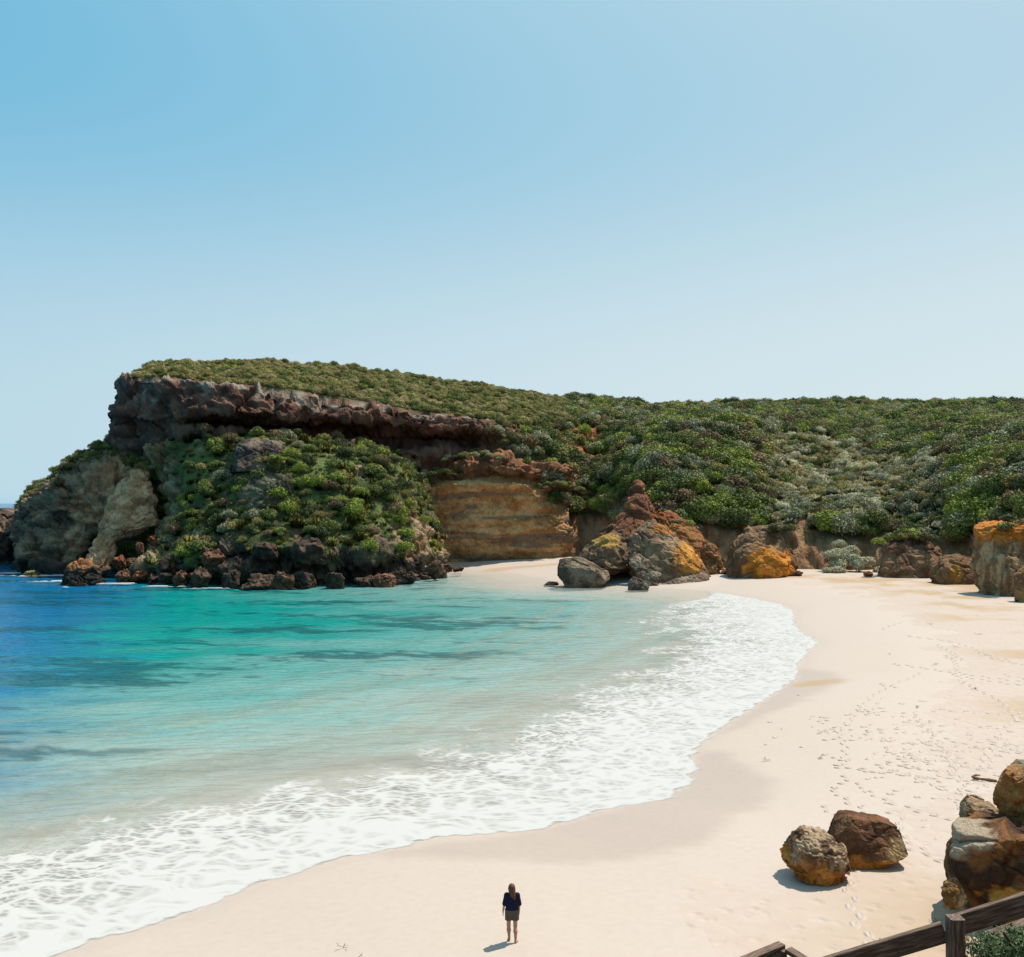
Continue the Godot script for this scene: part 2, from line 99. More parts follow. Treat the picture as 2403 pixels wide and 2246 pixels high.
# rings from the foot up: y, one side, other side, middle z, half depth
const ROCKS := {
	"stack_slab": [[-0.77, 13.63, 15.38, -158, 1.05], [-0.17, 13.63, 15.38, -158, 1.05], [1.43, 12.46, 16.33, -158.43, 2.32], [2.75, 11.73, 20.21, -158.86, 5.09], [4.21, 11.73, 20.95, -159.29, 5.53], [5.81, 12.91, 20.81, -159.71, 4.74], [7.42, 14.52, 20.37, -160.14, 3.51], [8.59, 16.86, 19.79, -160.57, 1.76], [9.1, 18.18, 19.28, -161, 0.66]],
	"stack_bowl": [[-0.46, 8.74, 14.75, -153, 2.71], [0.14, 8.74, 14.75, -153, 2.71], [1.48, 7.82, 16.31, -153.25, 3.82], [2.89, 7.54, 15.46, -153.5, 3.57], [4.09, 7.68, 12.64, -153.75, 2.23], [4.59, 8.74, 11.58, -154, 1.27]],
	"stack_cone": [[-1.21, 21.81, 34.66, -158, 5.46], [-0.61, 21.81, 34.66, -158, 5.46], [0.85, 21.23, 34.53, -158.5, 5.65], [2.53, 20.36, 33.22, -159, 5.47], [4.35, 20.07, 32.06, -159.5, 5.1], [6.18, 20.15, 30.75, -160, 4.51], [8, 20.52, 29.15, -160.5, 3.67], [9.61, 21.48, 27.33, -161, 2.49], [10.63, 22.72, 25.14, -161.5, 1.03], [11, 23.31, 24.34, -162, 0.44]],
	"stack_skirt": [[-0.98, 23.39, 33.79, -154, 2.86], [-0.38, 23.39, 33.79, -154, 2.86], [0.47, 23.04, 34, -154.67, 3.02], [1.61, 25.53, 33.65, -155.33, 2.23], [2.32, 28.03, 32.52, -156, 1.23]],
	"stack_flank": [[-0.51, 21.82, 25.34, -152, 0.88], [0.09, 21.82, 25.34, -152, 0.88], [1.56, 20.98, 25.2, -153.25, 1.05], [3.31, 20.01, 23.8, -154.5, 0.95], [5.07, 19.45, 21.84, -155.75, 0.6], [6.26, 19.38, 20.58, -157, 0.3]],
	"red_spire": [[1.59, 15.43, 28.64, -168, 6.61], [2.19, 15.43, 28.64, -168, 6.61], [5.29, 15.82, 27.88, -169.43, 6.03], [8.01, 17, 27.5, -170.86, 5.25], [10.34, 19.18, 27.28, -172.29, 4.05], [13.07, 21.21, 26.74, -173.71, 2.76], [15.4, 22.47, 26.21, -175.14, 1.87], [17.35, 23.41, 25.59, -176.57, 1.09], [18.67, 24.35, 25.21, -178, 0.43]],
	"red_shoulder": [[1.66, 28.47, 37.9, -167, 4.24], [2.26, 28.47, 37.9, -167, 4.24], [4.57, 28.09, 37.37, -168.2, 4.17], [6.89, 27.72, 35.83, -169.4, 3.65], [9.21, 26.95, 33.91, -170.6, 3.13], [11.37, 26.58, 31.76, -171.8, 2.33], [12.68, 26.97, 29.29, -173, 1.04]],
	"ochre_knob": [[1.04, 32.45, 36.15, -160, 1.48], [1.64, 32.45, 36.15, -160, 1.48], [3.12, 32.83, 36.46, -160.75, 1.45], [4.97, 33.06, 36.17, -161.5, 1.24], [6.45, 33.22, 35.44, -162.25, 0.89], [7.34, 33.59, 34.85, -163, 0.5]],
	"tide_rock": [[-0.87, 18.65, 21.65, -147, 1.2], [-0.27, 18.65, 21.65, -147, 1.2], [0.41, 18.39, 21.78, -147, 1.36], [1.22, 18.8, 20.97, -147, 0.87], [1.97, 19.21, 20.29, -147, 0.44]],
	"orange_block": [[0.93, 36.88, 46.63, -155, 3.9], [1.53, 36.88, 46.63, -155, 3.9], [2.75, 36.75, 47.65, -155.83, 4.36], [4.39, 37.04, 47.87, -156.67, 4.33], [5.97, 37.63, 47.24, -157.5, 3.85], [7.54, 38.79, 46.39, -158.33, 3.04], [8.98, 40.09, 46.26, -159.17, 2.47], [9.98, 41.17, 45.69, -160, 1.81]],
	"brown_block": [[1.33, 59.98, 70.1, -150, 4.05], [1.93, 59.98, 70.1, -150, 4.05], [3.8, 60.13, 70.13, -150.75, 4], [5.53, 60.85, 69.87, -151.5, 3.61], [6.78, 61.69, 69.47, -152.25, 3.11], [7.75, 63.09, 68.65, -153, 2.22]],
	"ochre_block": [[1.37, 62.62, 69.59, -137, 2.79], [1.97, 62.62, 69.59, -137, 2.79], [3.23, 62.7, 70.11, -137.75, 2.97], [4.62, 63.6, 69.63, -138.5, 2.41], [5.51, 64.88, 68.69, -139.25, 1.52], [5.82, 65.71, 67.74, -140, 0.81]],
	"sand_pillar": [[1.43, 62.12, 69.84, -121, 3.47], [2.03, 62.12, 69.84, -121, 3.47], [3.82, 61.92, 69.98, -121.8, 3.63], [6.05, 62.17, 69.9, -122.6, 3.48], [8.29, 62.76, 70.04, -123.4, 3.28], [10.53, 63.13, 69.96, -124.2, 3.08], [11.31, 63.53, 69.41, -125, 2.65]],
	"sand_pillar_small": [[0.88, 61.52, 64.62, -112, 1.24], [1.48, 61.52, 64.62, -112, 1.24], [3.54, 61.6, 64.65, -112.67, 1.22], [5.35, 61.88, 64.68, -113.33, 1.12], [6.13, 62.2, 64.43, -114, 0.89]],
	"pale_buttress": [[1.85, -78.76, -74.36, -170, 1.76], [2.05, -78.76, -74.36, -170, 1.76], [4.4, -78.63, -74.23, -171.67, 1.76], [7.15, -78.43, -73.47, -173.33, 1.98], [9.12, -78.22, -69.24, -175, 3.59], [10.54, -77.92, -67.53, -176.67, 4.16], [13.05, -77.95, -68.18, -178.33, 3.91], [15.81, -77.9, -69.47, -180, 3.37], [18.57, -77.38, -71.08, -181.67, 2.52], [20.31, -76.22, -72.36, -183.33, 1.55], [21.25, -75.21, -73.47, -185, 0.69]],
	"spur_block": [[19.59, -52.63, -43.27, -171, 4.21], [20.19, -52.63, -43.27, -171, 4.21], [22.17, -52.65, -43.36, -172.5, 4.18], [24, -52.34, -43.38, -174, 4.04], [25.35, -51.72, -43.94, -175.5, 3.5], [25.98, -50.53, -45.37, -177, 2.32]],
	"spur_boulder": [[11.71, -49.96, -39.34, -166, 4.78], [12.31, -49.96, -39.34, -166, 4.78], [15, -49.9, -38.97, -167.5, 4.92], [17.69, -49.38, -39.22, -169, 4.57], [19.62, -48.47, -40.16, -170.5, 3.74], [20.78, -47.09, -41.7, -172, 2.43]],
	"sea_rock": [[-0.73, -75.99, -68.92, -156, 2.83], [-0.13, -75.99, -68.92, -156, 2.83], [1.23, -75.72, -69.66, -156.5, 2.42], [2.46, -75.45, -70.68, -157, 1.91], [3.47, -75.17, -71.71, -157.5, 1.39], [4.04, -74.74, -72.29, -158, 0.98]],
	"weed_rock": [[-0.99, -91.91, -87.62, -172, 1.72], [-0.39, -91.91, -87.62, -172, 1.72], [0.32, -91.61, -87.79, -172, 1.53], [0.88, -90.98, -88.59, -172, 0.95], [1.12, -90.34, -89.23, -172, 0.45]],
	"far_shelf": [[-1.5, -133.53, -112.74, -212, 14.55], [-0.9, -133.53, -112.74, -212, 14.55], [2.03, -133.58, -112.78, -213.2, 14.56], [5.95, -133.15, -113.03, -214.4, 14.09], [8.41, -132.7, -113.26, -215.6, 13.61], [10.37, -131.75, -113.48, -216.8, 12.79], [11.25, -129.8, -114.08, -218, 11]],
	"beach_boulder": [[1.33, 9.57, 11.14, -31.4, 0.75], [1.53, 9.57, 11.14, -31.4, 0.75], [1.67, 9.29, 11.39, -31.48, 1], [1.99, 9.17, 11.48, -31.57, 1.1], [2.3, 9.23, 11.45, -31.65, 1.05], [2.53, 9.46, 11.22, -31.73, 0.84], [2.73, 9.78, 10.91, -31.82, 0.53], [2.84, 10.04, 10.53, -31.9, 0.23]],
	"beach_block": [[1.36, 11.42, 13.14, -32.6, 0.69], [1.56, 11.42, 13.14, -32.6, 0.69], [1.7, 11.27, 13.67, -32.68, 0.96], [2, 11.2, 13.84, -32.77, 1.05], [2.33, 11.16, 13.75, -32.85, 1.04], [2.62, 11.21, 13.48, -32.93, 0.91], [2.77, 11.33, 13.19, -33.02, 0.74], [2.86, 11.51, 12.93, -33.1, 0.57]],
	"great_rock": [[1.47, 14.02, 17.5, -28.1, 1.56], [1.77, 14.02, 17.5, -28.1, 1.56], [2.38, 13.67, 17.51, -28.23, 1.73], [3.02, 13.49, 17.52, -28.37, 1.81], [3.43, 13.37, 17.52, -28.5, 1.87], [3.72, 13.3, 17.46, -28.63, 1.88], [3.91, 13.4, 17.34, -28.77, 1.77], [4.01, 13.69, 17.14, -28.9, 1.56]],
	"great_rock_cap": [[3.88, 15.76, 17.93, -29.6, 0.98], [3.98, 15.76, 17.93, -29.6, 0.98], [4.45, 15.63, 18.01, -29.73, 1.07], [4.92, 15.58, 18.01, -29.85, 1.1], [5.29, 15.64, 17.95, -29.98, 1.04], [5.45, 15.8, 17.68, -30.1, 0.85]],
	"leaning_slab": [[3.4, 14.81, 16.29, -30.6, 0.44], [3.5, 14.81, 16.29, -30.6, 0.44], [3.78, 14.77, 16.18, -30.73, 0.42], [4.06, 14.86, 15.87, -30.87, 0.3], [4.24, 15.06, 15.52, -31, 0.14]],
	"foot_rock": [[2.07, 12.69, 13.37, -27.4, 0.24], [2.17, 12.69, 13.37, -27.4, 0.24], [2.32, 12.6, 13.5, -27.45, 0.31], [2.55, 12.7, 13.42, -27.5, 0.26], [2.73, 12.86, 13.33, -27.55, 0.16], [2.84, 12.99, 13.18, -27.6, 0.07]],
}

# ---------------------------------------------------------------- naming
func numbered(called: String) -> String:
	var n: int = taken.get(called, 0)
	taken[called] = n + 1
	return called if n == 0 else "%s_%03d" % [called, n]

func tag(o: Node, label: String, category := "", group := "", kind := "") -> void:
	if label: o.set_meta("label", label)
	if category: o.set_meta("category", category)
	if group: o.set_meta("group", group)
	if kind: o.set_meta("kind", kind)

func obj(called: String, mesh: Mesh, mat: Material, parent: Node = self) -> MeshInstance3D:
	var o := MeshInstance3D.new()
	o.mesh = mesh
	o.material_override = mat
	if parent == self:
		o.name = numbered(called)
	else:
		o.name = called
	parent.add_child(o, true)
	return o

func thing(called: String, at: Vector3, label: String, category: String, group := "") -> Node3D:
	var o := Node3D.new()
	o.name = numbered(called)
	add_child(o, true)
	o.position = at
	tag(o, label, category, group)
	return o

# ---------------------------------------------------------------- noise
func fb(p: Vector3, k: float) -> float: return nf.get_noise_3dv(p * k)
func rd(p: Vector3, k: float) -> float: return nr.get_noise_3dv(p * k)
func ce(p: Vector3, k: float) -> float: return nc.get_noise_3dv(p * k)
func lo(p: Vector3, k: float) -> float: return nl.get_noise_3dv(p * k)
func ss(a: float, b: float, x: float) -> float:
	var t := clampf((x - a) / (b - a), 0.0, 1.0)
	return t * t * (3.0 - 2.0 * t)

# ---------------------------------------------------------------- grids
func unpack(a: Array) -> PackedVector3Array:
	var o := PackedVector3Array()
	for i in range(0, a.size(), 3): o.append(Vector3(a[i], a[i + 1], a[i + 2]))
	return o

func unpack2(a: Array) -> PackedVector2Array:
	var o := PackedVector2Array()
	for i in range(0, a.size(), 2): o.append(Vector2(a[i], a[i + 1]))
	return o

# sections (columns of points from the foot up) joined into a surface: smooth from section to section, straight up each section
func loft(data: Array, su: int, sv: Array) -> Dictionary:
	var fine := []
	var rows := PackedFloat32Array()
	for c in data:
		var pts := unpack(c)
		var a := PackedVector3Array()
		var m := pts.size()
		rows.clear()
		for r in m - 1:
			var n: int = sv[r]
			for k in n:
				a.append(pts[r].lerp(pts[r + 1], float(k) / n))
				rows.append(r + float(k) / n)
		a.append(pts[m - 1])
		rows.append(m - 1)
		fine.append(a)
	var h: int = rows.size()
	var nseg := fine.size() - 1
	var w := nseg * su + 1
	var p := PackedVector3Array()
	p.resize(w * h)
	for i in w:
		var s := mini(i / su, nseg - 1)
		var t := float(i - s * su) / su
		var c0: PackedVector3Array = fine[maxi(s - 1, 0)]
		var c1: PackedVector3Array = fine[s]
		var c2: PackedVector3Array = fine[s + 1]
		var c3: PackedVector3Array = fine[mini(s + 2, nseg)]
		for j in h:
			p[j * w + i] = c1[j].cubic_interpolate(c2[j], c0[j], c3[j], t)
	return {"p": p, "w": w, "h": h, "rows": rows, "su": su}

func normals(p: PackedVector3Array, w: int, h: int, wrap := false) -> PackedVector3Array:
	var n := PackedVector3Array()
	n.resize(w * h)
	for j in h:
		var j0 := maxi(j - 1, 0) * w
		var j1 := mini(j + 1, h - 1) * w
		for i in w:
			var a: int
			var b: int
			if wrap:
				a = (i - 1 + w - 1) % (w - 1)
				b = (i + 1) % (w - 1)
			else:
				a = maxi(i - 1, 0)
				b = mini(i + 1, w - 1)
			var v := (p[j * w + b] - p[j * w + a]).cross(p[j1 + i] - p[j0 + i])
			var l := v.length()
			n[j * w + i] = v / l if l > 1e-9 else Vector3.UP
	return n

func grid_index(w: int, h: int) -> PackedInt32Array:
	var ix := PackedInt32Array()
	ix.resize((w - 1) * (h - 1) * 6)
	var k := 0
	for j in h - 1:
		for i in w - 1:
			var a := j * w + i
			ix[k] = a; ix[k + 1] = a + w; ix[k + 2] = a + 1
			ix[k + 3] = a + 1; ix[k + 4] = a + w; ix[k + 5] = a + w + 1
			k += 6
	return ix

func mesh_of(p: PackedVector3Array, n: PackedVector3Array, c: PackedColorArray, ix: PackedInt32Array, uv := PackedVector2Array()) -> ArrayMesh:
	var a := []
	a.resize(Mesh.ARRAY_MAX)
	a[Mesh.ARRAY_VERTEX] = p
	a[Mesh.ARRAY_NORMAL] = n
	if c.size(): a[Mesh.ARRAY_COLOR] = c
	if uv.size(): a[Mesh.ARRAY_TEX_UV] = uv
	a[Mesh.ARRAY_INDEX] = ix
	var m := ArrayMesh.new()
	m.add_surface_from_arrays(Mesh.PRIMITIVE_TRIANGLES, a)
	return m

func grid_mesh(g: Dictionary, wrap := false) -> ArrayMesh:
	g.n = normals(g.p, g.w, g.h, wrap)
	return mesh_of(g.p, g.n, g.get("c", PackedColorArray()), grid_index(g.w, g.h), g.get("uv", PackedVector2Array()))

# ---------------------------------------------------------------- textures and materials
func noise_tex(freq: float, oct: int, kind: int, ramp: Array, seed_: int, size := 512, cell := false) -> NoiseTexture2D:
	var n := FastNoiseLite.new()
	n.seed = seed_
	n.noise_type = FastNoiseLite.TYPE_CELLULAR if cell else FastNoiseLite.TYPE_SIMPLEX_SMOOTH
	n.frequency = freq
	n.fractal_octaves = oct
	n.fractal_type = kind
	var t := NoiseTexture2D.new()
	t.width = size
	t.height = size
	t.seamless = true
	t.noise = n
	if ramp.size():
		var g := Gradient.new()
		var offs := PackedFloat32Array()
		var cs := PackedColorArray()
		for r in ramp:
			offs.append(r[0])
			cs.append(r[1])
		g.offsets = offs
		g.colors = cs
		t.color_ramp = g
	return t

func grey(v: float) -> Color: return Color(v, v, v)

func surface(tex: Texture2D, bump: Texture2D, bump_cm: float, scale: float, rough: float, spec := 0.3) -> StandardMaterial3D:
	var m := StandardMaterial3D.new()
	m.vertex_color_use_as_albedo = true
	m.albedo_texture = tex
	if bump:
		m.heightmap_enabled = true
		m.heightmap_texture = bump
		m.heightmap_scale = bump_cm
	m.uv1_triplanar = true
	m.uv1_world_triplanar = true
	m.uv1_scale = Vector3.ONE * scale
	m.roughness = rough
	m.metallic_specular = spec
	return m

func plain(c: Color, rough: float, spec := 0.4) -> StandardMaterial3D:
	var m := StandardMaterial3D.new()
	m.albedo_color = c.linear_to_srgb()
	m.roughness = rough
	m.metallic_specular = spec
	return m

func make_materials() -> void:
	var grain := noise_tex(0.012, 6, FastNoiseLite.FRACTAL_FBM, [[0.0, grey(0.76)], [0.5, grey(0.94)], [1.0, grey(1.0)]], 11)
	var craggy := noise_tex(0.008, 6, FastNoiseLite.FRACTAL_RIDGED, [], 12)
	var pits := noise_tex(0.02, 3, FastNoiseLite.FRACTAL_FBM, [], 14, 512, true)
	M.rock = surface(grain, craggy, 30.0, 0.22, 0.93)
	M.rock_near = surface(grain, craggy, 6.0, 0.9, 0.9)
	M.soil = surface(grain, craggy, 12.0, 0.35, 1.0, 0.2)
	var sand_grain := noise_tex(0.02, 5, FastNoiseLite.FRACTAL_FBM, [[0.0, Color(0.972, 0.965, 0.957)], [0.5, Color(0.99, 0.987, 0.984)], [1.0, Color(1, 1, 1)]], 21)
	var foot := noise_tex(0.02, 2, FastNoiseLite.FRACTAL_FBM, [[0.0, grey(0.0)], [0.16, grey(0.55)], [0.34, grey(0.95)], [1.0, grey(1.0)]], 22, 512, true)
	M.sand_dry = surface(sand_grain, foot, 6.0, 0.11, 1.0, 0.2)
	M.sand_wet = surface(sand_grain, null, 0.0, 0.2, 0.6, 0.4)
	M.bed = surface(sand_grain, null, 0.0, 0.2, 0.9, 0.2)
	# water: clear to cloudy by the alpha of its vertices, a low sheen as through a polarising filter
	var w := ORMMaterial3D.new()
	var orm := Image.create(4, 4, false, Image.FORMAT_RGB8)
	orm.fill(Color(1.0, 0.16, 0.0))
	w.orm_texture = ImageTexture.create_from_image(orm)
	w.vertex_color_use_as_albedo = true
	w.transparency = BaseMaterial3D.TRANSPARENCY_ALPHA
	w.metallic_specular = 0.2
	w.heightmap_enabled = true
	w.heightmap_texture = noise_tex(0.014, 4, FastNoiseLite.FRACTAL_FBM, [], 31)
	w.heightmap_scale = 14.0
	w.uv1_scale = Vector3(0.05, 0.14, 1)
	M.water = w
	var fm := StandardMaterial3D.new()
	fm.vertex_color_use_as_albedo = true
	fm.transparency = BaseMaterial3D.TRANSPARENCY_ALPHA
	fm.roughness = 0.95
	fm.metallic_specular = 0.2
	M.foam = fm
	# leaves: the colour comes from each plant
	var lf := StandardMaterial3D.new()
	lf.vertex_color_use_as_albedo = true
	lf.roughness = 0.75
	lf.metallic_specular = 0.35
	lf.backlight_enabled = true
	lf.backlight = grey(0.4)
	M.leaf = lf
	var wood := noise_tex(0.01, 5, FastNoiseLite.FRACTAL_FBM, [[0.0, Color(0.21, 0.15, 0.12)], [0.45, Color(0.36, 0.275, 0.225)], [0.7, Color(0.43, 0.345, 0.29)], [1.0, Color(0.56, 0.48, 0.42)]], 41)
	var wm := StandardMaterial3D.new()
	wm.albedo_texture = wood
	wm.heightmap_enabled = true
	wm.heightmap_texture = wood
	wm.heightmap_scale = 0.6
	wm.uv1_triplanar = true
	wm.uv1_scale = Vector3(9.0, 9.0, 0.9)
	wm.roughness = 0.85
	M.wood = wm
	M.bark = plain(Color(0.06, 0.045, 0.03), 1.0)

func leaf_material(c: Color) -> StandardMaterial3D:
	var m: StandardMaterial3D = M.leaf.duplicate()
	m.vertex_color_use_as_albedo = true
	m.albedo_color = c.linear_to_srgb()
	return m

# ---------------------------------------------------------------- sky, sun, camera
func sun_towards() -> Vector3:
	var a := deg_to_rad(SUN_AZ)
	var e := deg_to_rad(SUN_EL)
	return Vector3(sin(a) * cos(e), sin(e), -cos(a) * cos(e))

func make_sky() -> Sky:
	var im := Image.create(768, 384, false, Image.FORMAT_RGBF)
	var sun := sun_towards()
	var deep := Vector3(0.045, 0.42, 0.69)
	var pale := Vector3(0.758, 0.845, 0.857)
	for y in 384:
		var th := PI * (y + 0.5) / 384.0
		for x in 768:
			var az := TAU * (x + 0.5) / 768.0
			var d := Vector3(sin(th) * sin(az), cos(th), -sin(th) * cos(az))
			var el := rad_to_deg(asin(clampf(d.y, -1, 1)))
			var g := rad_to_deg(acos(clampf(d.dot(sun), -1, 1)))
			# thick air near the horizon, brighter towards the sun, and the bright air round the sun itself
			var haze := 4.6 * exp(-pow(maxf(el, 0.0) / 14.0, 2.4)) * (0.12 + 0.88 * exp(-pow(g / 57.0, 2.0)))
			var glow := 1.9 * exp(-pow(g / 43.0, 2.0))
			var k := 1.0 - exp(-haze - glow)
			var c := deep.lerp(pale, k)
			im.set_pixel(x, y, Color(c.x, c.y, c.z))
	var m := PanoramaSkyMaterial.new()
	m.panorama = ImageTexture.create_from_image(im)
	var s := Sky.new()
	s.sky_material = m
	return s

# ---------------------------------------------------------------- the beach and the sea
func shore_distance(x: float, z: float) -> float:
	# positive on land
	var q := Vector2(x, z)
	var best := 1e9
	var sign_ := 1.0
	for i in shore.size() - 1:
		var a := shore[i]
		var ab := shore[i + 1] - a
		var t := clampf((q - a).dot(ab) / ab.length_squared(), 0.0, 1.0)
		var r := q - a - ab * t
		var d := r.length_squared()
		if d < best - 1e-6:
			best = d
			sign_ = 1.0 if ab.cross(r) > 0.0 else -1.0
	return sqrt(best) * sign_

func land_height(x: float, z: float, s: float) -> float:
	if s >= 0.0:
		return 1.75 * (1.0 - exp(-s / 11.0)) + 0.012 * clampf(x, 0.0, 20.0) * minf(1.0, s / 8.0)
	return -0.055 * minf(-s, 12.0) - 0.10 * maxf(-s - 12.0, 0.0) * 0.9 if s > -60.0 else -0.66 - 4.3

func ground_at(x: float, z: float) -> float:
	var s := shore_distance(x, z)
	return land_height(x, z, s)

func poly_dist(poly: PackedVector2Array, q: Vector2) -> float:
	var best := 1e9
	for i in poly.size():
		var a := poly[i]
		var ab := poly[(i + 1) % poly.size()] - a
		var t := clampf((q - a).dot(ab) / ab.length_squared(), 0.0, 1.0)
		best = minf(best, q.distance_squared_to(a + ab * t))
	return sqrt(best) * (-1.0 if Geometry2D.is_point_in_polygon(q, poly) else 1.0)

func weed(p: Vector3) -> float:
	# dark weed and reef on the sea bed: long patches
	var q := Vector3(p.x * 0.033 - p.z * 0.006, 0.0, p.z * 0.115)
	var v := nf.get_noise_3dv(q + Vector3(3.1, 0, 9.2)) + 0.5 * nf.get_noise_3dv(q * 3.7) + 0.45 * nf.get_noise_3dv(Vector3(p.x * 0.35, 4.0, p.z * 0.9))
	return ss(0.10, 0.36, v)

func sand_bumps(q: Vector3, s: float) -> float:
	var rough := ss(10.0, 20.0, s) * ss(2.0, 14.0, q.x + 0.12 * (-q.z - 30.0) + 4.0 * lo(q, 0.1))
	return rough * (0.05 * fb(q, 0.35) + 0.03 * fb(q, 1.4)) + 0.02 * lo(q, 0.2)

func build_beach() -> void:
	var xs := PackedFloat32Array()
	var x := -150.0
	while x < 120.0:
		xs.append(x)
		x += 0.45 if x > -32.0 and x < 62.0 else 1.8
	var zs := PackedFloat32Array()
	var z := 14.0
	while z < 232.0:
		zs.append(-z)
		z *= 1.0085
	var w := xs.size()
	var h := zs.size()
	var p := PackedVector3Array()
	var c := PackedColorArray()
	var sd := PackedFloat32Array()
	p.resize(w * h); c.resize(w * h); sd.resize(w * h)
	var dry := Color(0.432, 0.358, 0.308)
	var pale := Color(0.438, 0.363, 0.316)
	var wet := Color(0.37, 0.302, 0.265)
	var tan_ := Color(0.37, 0.258, 0.16)
	for j in h:
		for i in w:
			var px := xs[i]
			var pz := zs[j]
			var s := shore_distance(px, pz)
			var y := land_height(px, pz, s)
			var q := Vector3(px, 0, pz)
			var col := dry.lerp(pale, ss(-0.35, 0.35, lo(q, 0.045)))
			if s > 0.0:
				var rough := ss(10.0, 20.0, s) * ss(2.0, 14.0, px + 0.12 * (-pz - 30.0) + 4.0 * lo(q, 0.1))
				y += sand_bumps(q, s)
				col = col.lerp(tan_, 0.85 * rough * ss(-0.02, 0.34, fb(q, 0.10) + 0.25 * fb(q, 0.9)))
				var q2 := Vector2(px + 0.6 * lo(q, 0.5), pz + 0.6 * lo(q + Vector3(40, 0, 0), 0.5))
				var wd := minf(poly_dist(wet_a, q2), poly_dist(wet_b, q2)) if s < 30.0 else 9.0
				col = col.lerp(wet, 1.0 - ss(-0.5, 0.9, wd))
				col = col.lerp(wet, 0.3 * (1.0 - ss(0.25, 1.6 + 0.8 * lo(q, 0.3), s)))
				var o := Vector2((px - 23.0) / 2.0, (pz + 69.4) / 1.5).length()
				col = col.lerp(Color(0.358, 0.234, 0.123), 0.8 * (1.0 - ss(0.5, 1.25, o + 0.3 * lo(q, 0.6))))
				var o2 := absf(px * 0.08 + pz + 187.0 + 1.2 * lo(q, 0.1))
				if pz < -170.0 and px > -16.0 and px < 12.0: col = col.lerp(Color(0.358, 0.246, 0.148), 0.75 * (1.0 - ss(1.2, 2.6, o2)))
			else:
				y += 0.12 * fb(q, 0.15) * minf(1.0, -s / 6.0)
			p[j * w + i] = Vector3(px, y, pz)
			c[j * w + i] = col
			sd[j * w + i] = s
	var n := normals(p, w, h)
	var ixs := [PackedInt32Array(), PackedInt32Array(), PackedInt32Array()]
	for j in h - 1:
		for i in w - 1:
			var a := j * w + i
			var s := sd[a]
			var k := 0 if s > 11.0 + 4.0 * lo(p[a], 0.15) and p[a].x + 0.12 * (-p[a].z - 30.0) > 6.0 + 4.0 * lo(p[a], 0.11) else (1 if s > -1.5 else 2)
			ixs[k].append_array([a, a + w, a + 1, a + 1, a + w, a + w + 1])
	var names := ["beach", "wet_beach", "seabed"]
	var labels := ["pale trodden sand of the beach with scuffed tracks", "smooth damp sand along the edge of the wash", "sandy sea bed with dark weed patches under clear water"]
	var mats := [M.sand_dry, M.sand_wet, M.bed]
	for k in 3:
		var o := obj(names[k], compact(p, n, c, ixs[k]), mats[k])
		tag(o, labels[k], "beach" if k < 2 else "seabed", "", "structure")

# the vertices that an index list uses, as a mesh
func compact(p: PackedVector3Array, n: PackedVector3Array, c: PackedColorArray, ix: PackedInt32Array) -> ArrayMesh:
	var at := PackedInt32Array()
	at.resize(p.size())
	at.fill(-1)
	var p2 := PackedVector3Array()
	var n2 := PackedVector3Array()
	var c2 := PackedColorArray()
	var ix2 := PackedInt32Array()
	ix2.resize(ix.size())
	for k in ix.size():
		var i := ix[k]
		if at[i] < 0:
			at[i] = p2.size()
			p2.append(p[i]); n2.append(n[i]); c2.append(c[i])
		ix2[k] = at[i]
	return mesh_of(p2, n2, c2, ix2)

func water_color(x: float, z: float, s: float) -> Color:
	# s: metres off shore
	var q := Vector3(x, 0, z)
	var d := -z
	var st := nf.get_noise_3dv(Vector3(x * 0.05 + z * 0.012, 5.0, z * 0.16)) # long streaks
	var off := s * (1.0 + 0.25 * st) + 1.5 * st
	var milk := Color(0.40, 0.445, 0.405)
	var aqua := Color(0.15, 0.335, 0.318)
	var teal := Color(0.002, 0.228, 0.21)
	var blue := Color(0.003, 0.115, 0.255)
	var c := milk.lerp(aqua, ss(5.0, 34.0, off)).lerp(teal, ss(26.0, 60.0, off))
	var b := -x - 11.0 - 0.31 * d + 6.0 * st + 3.0 * lo(q, 0.06)
	c = c.lerp(blue, ss(-7.0, 12.0, b) * ss(6.0, 26.0, off))
	# sand stirred up in lines along the breaking swell
	var line := lo(Vector3(s * 0.42 + 1.2 * lo(q, 0.02), 0.0, (x + z) * 0.018), 1.0) + 0.35 * fb(q, 0.3)
	c = c.lerp(Color(0.28, 0.29, 0.215), 0.36 * ss(0.12, 0.42, line) * ss(5.0, 12.0, s) * (1.0 - ss(26.0, 44.0, s)))
	# weed on the bed gives back little light: the water over it looks dark
	var wd := weed(q) * ss(14.0, 32.0, s + 0.35 * maxf(0.0, -x - 8.0)) * ss(3.0, 9.0, s)
	c = c.lerp(Color(0.003, 0.055, 0.07), wd * 0.68)
	c.a = lerpf(0.20, 0.80, ss(0.0, 24.0, off))
	c.a = lerpf(c.a, 0.92, ss(24.0, 60.0, off + maxf(0.0, b)))
	return c

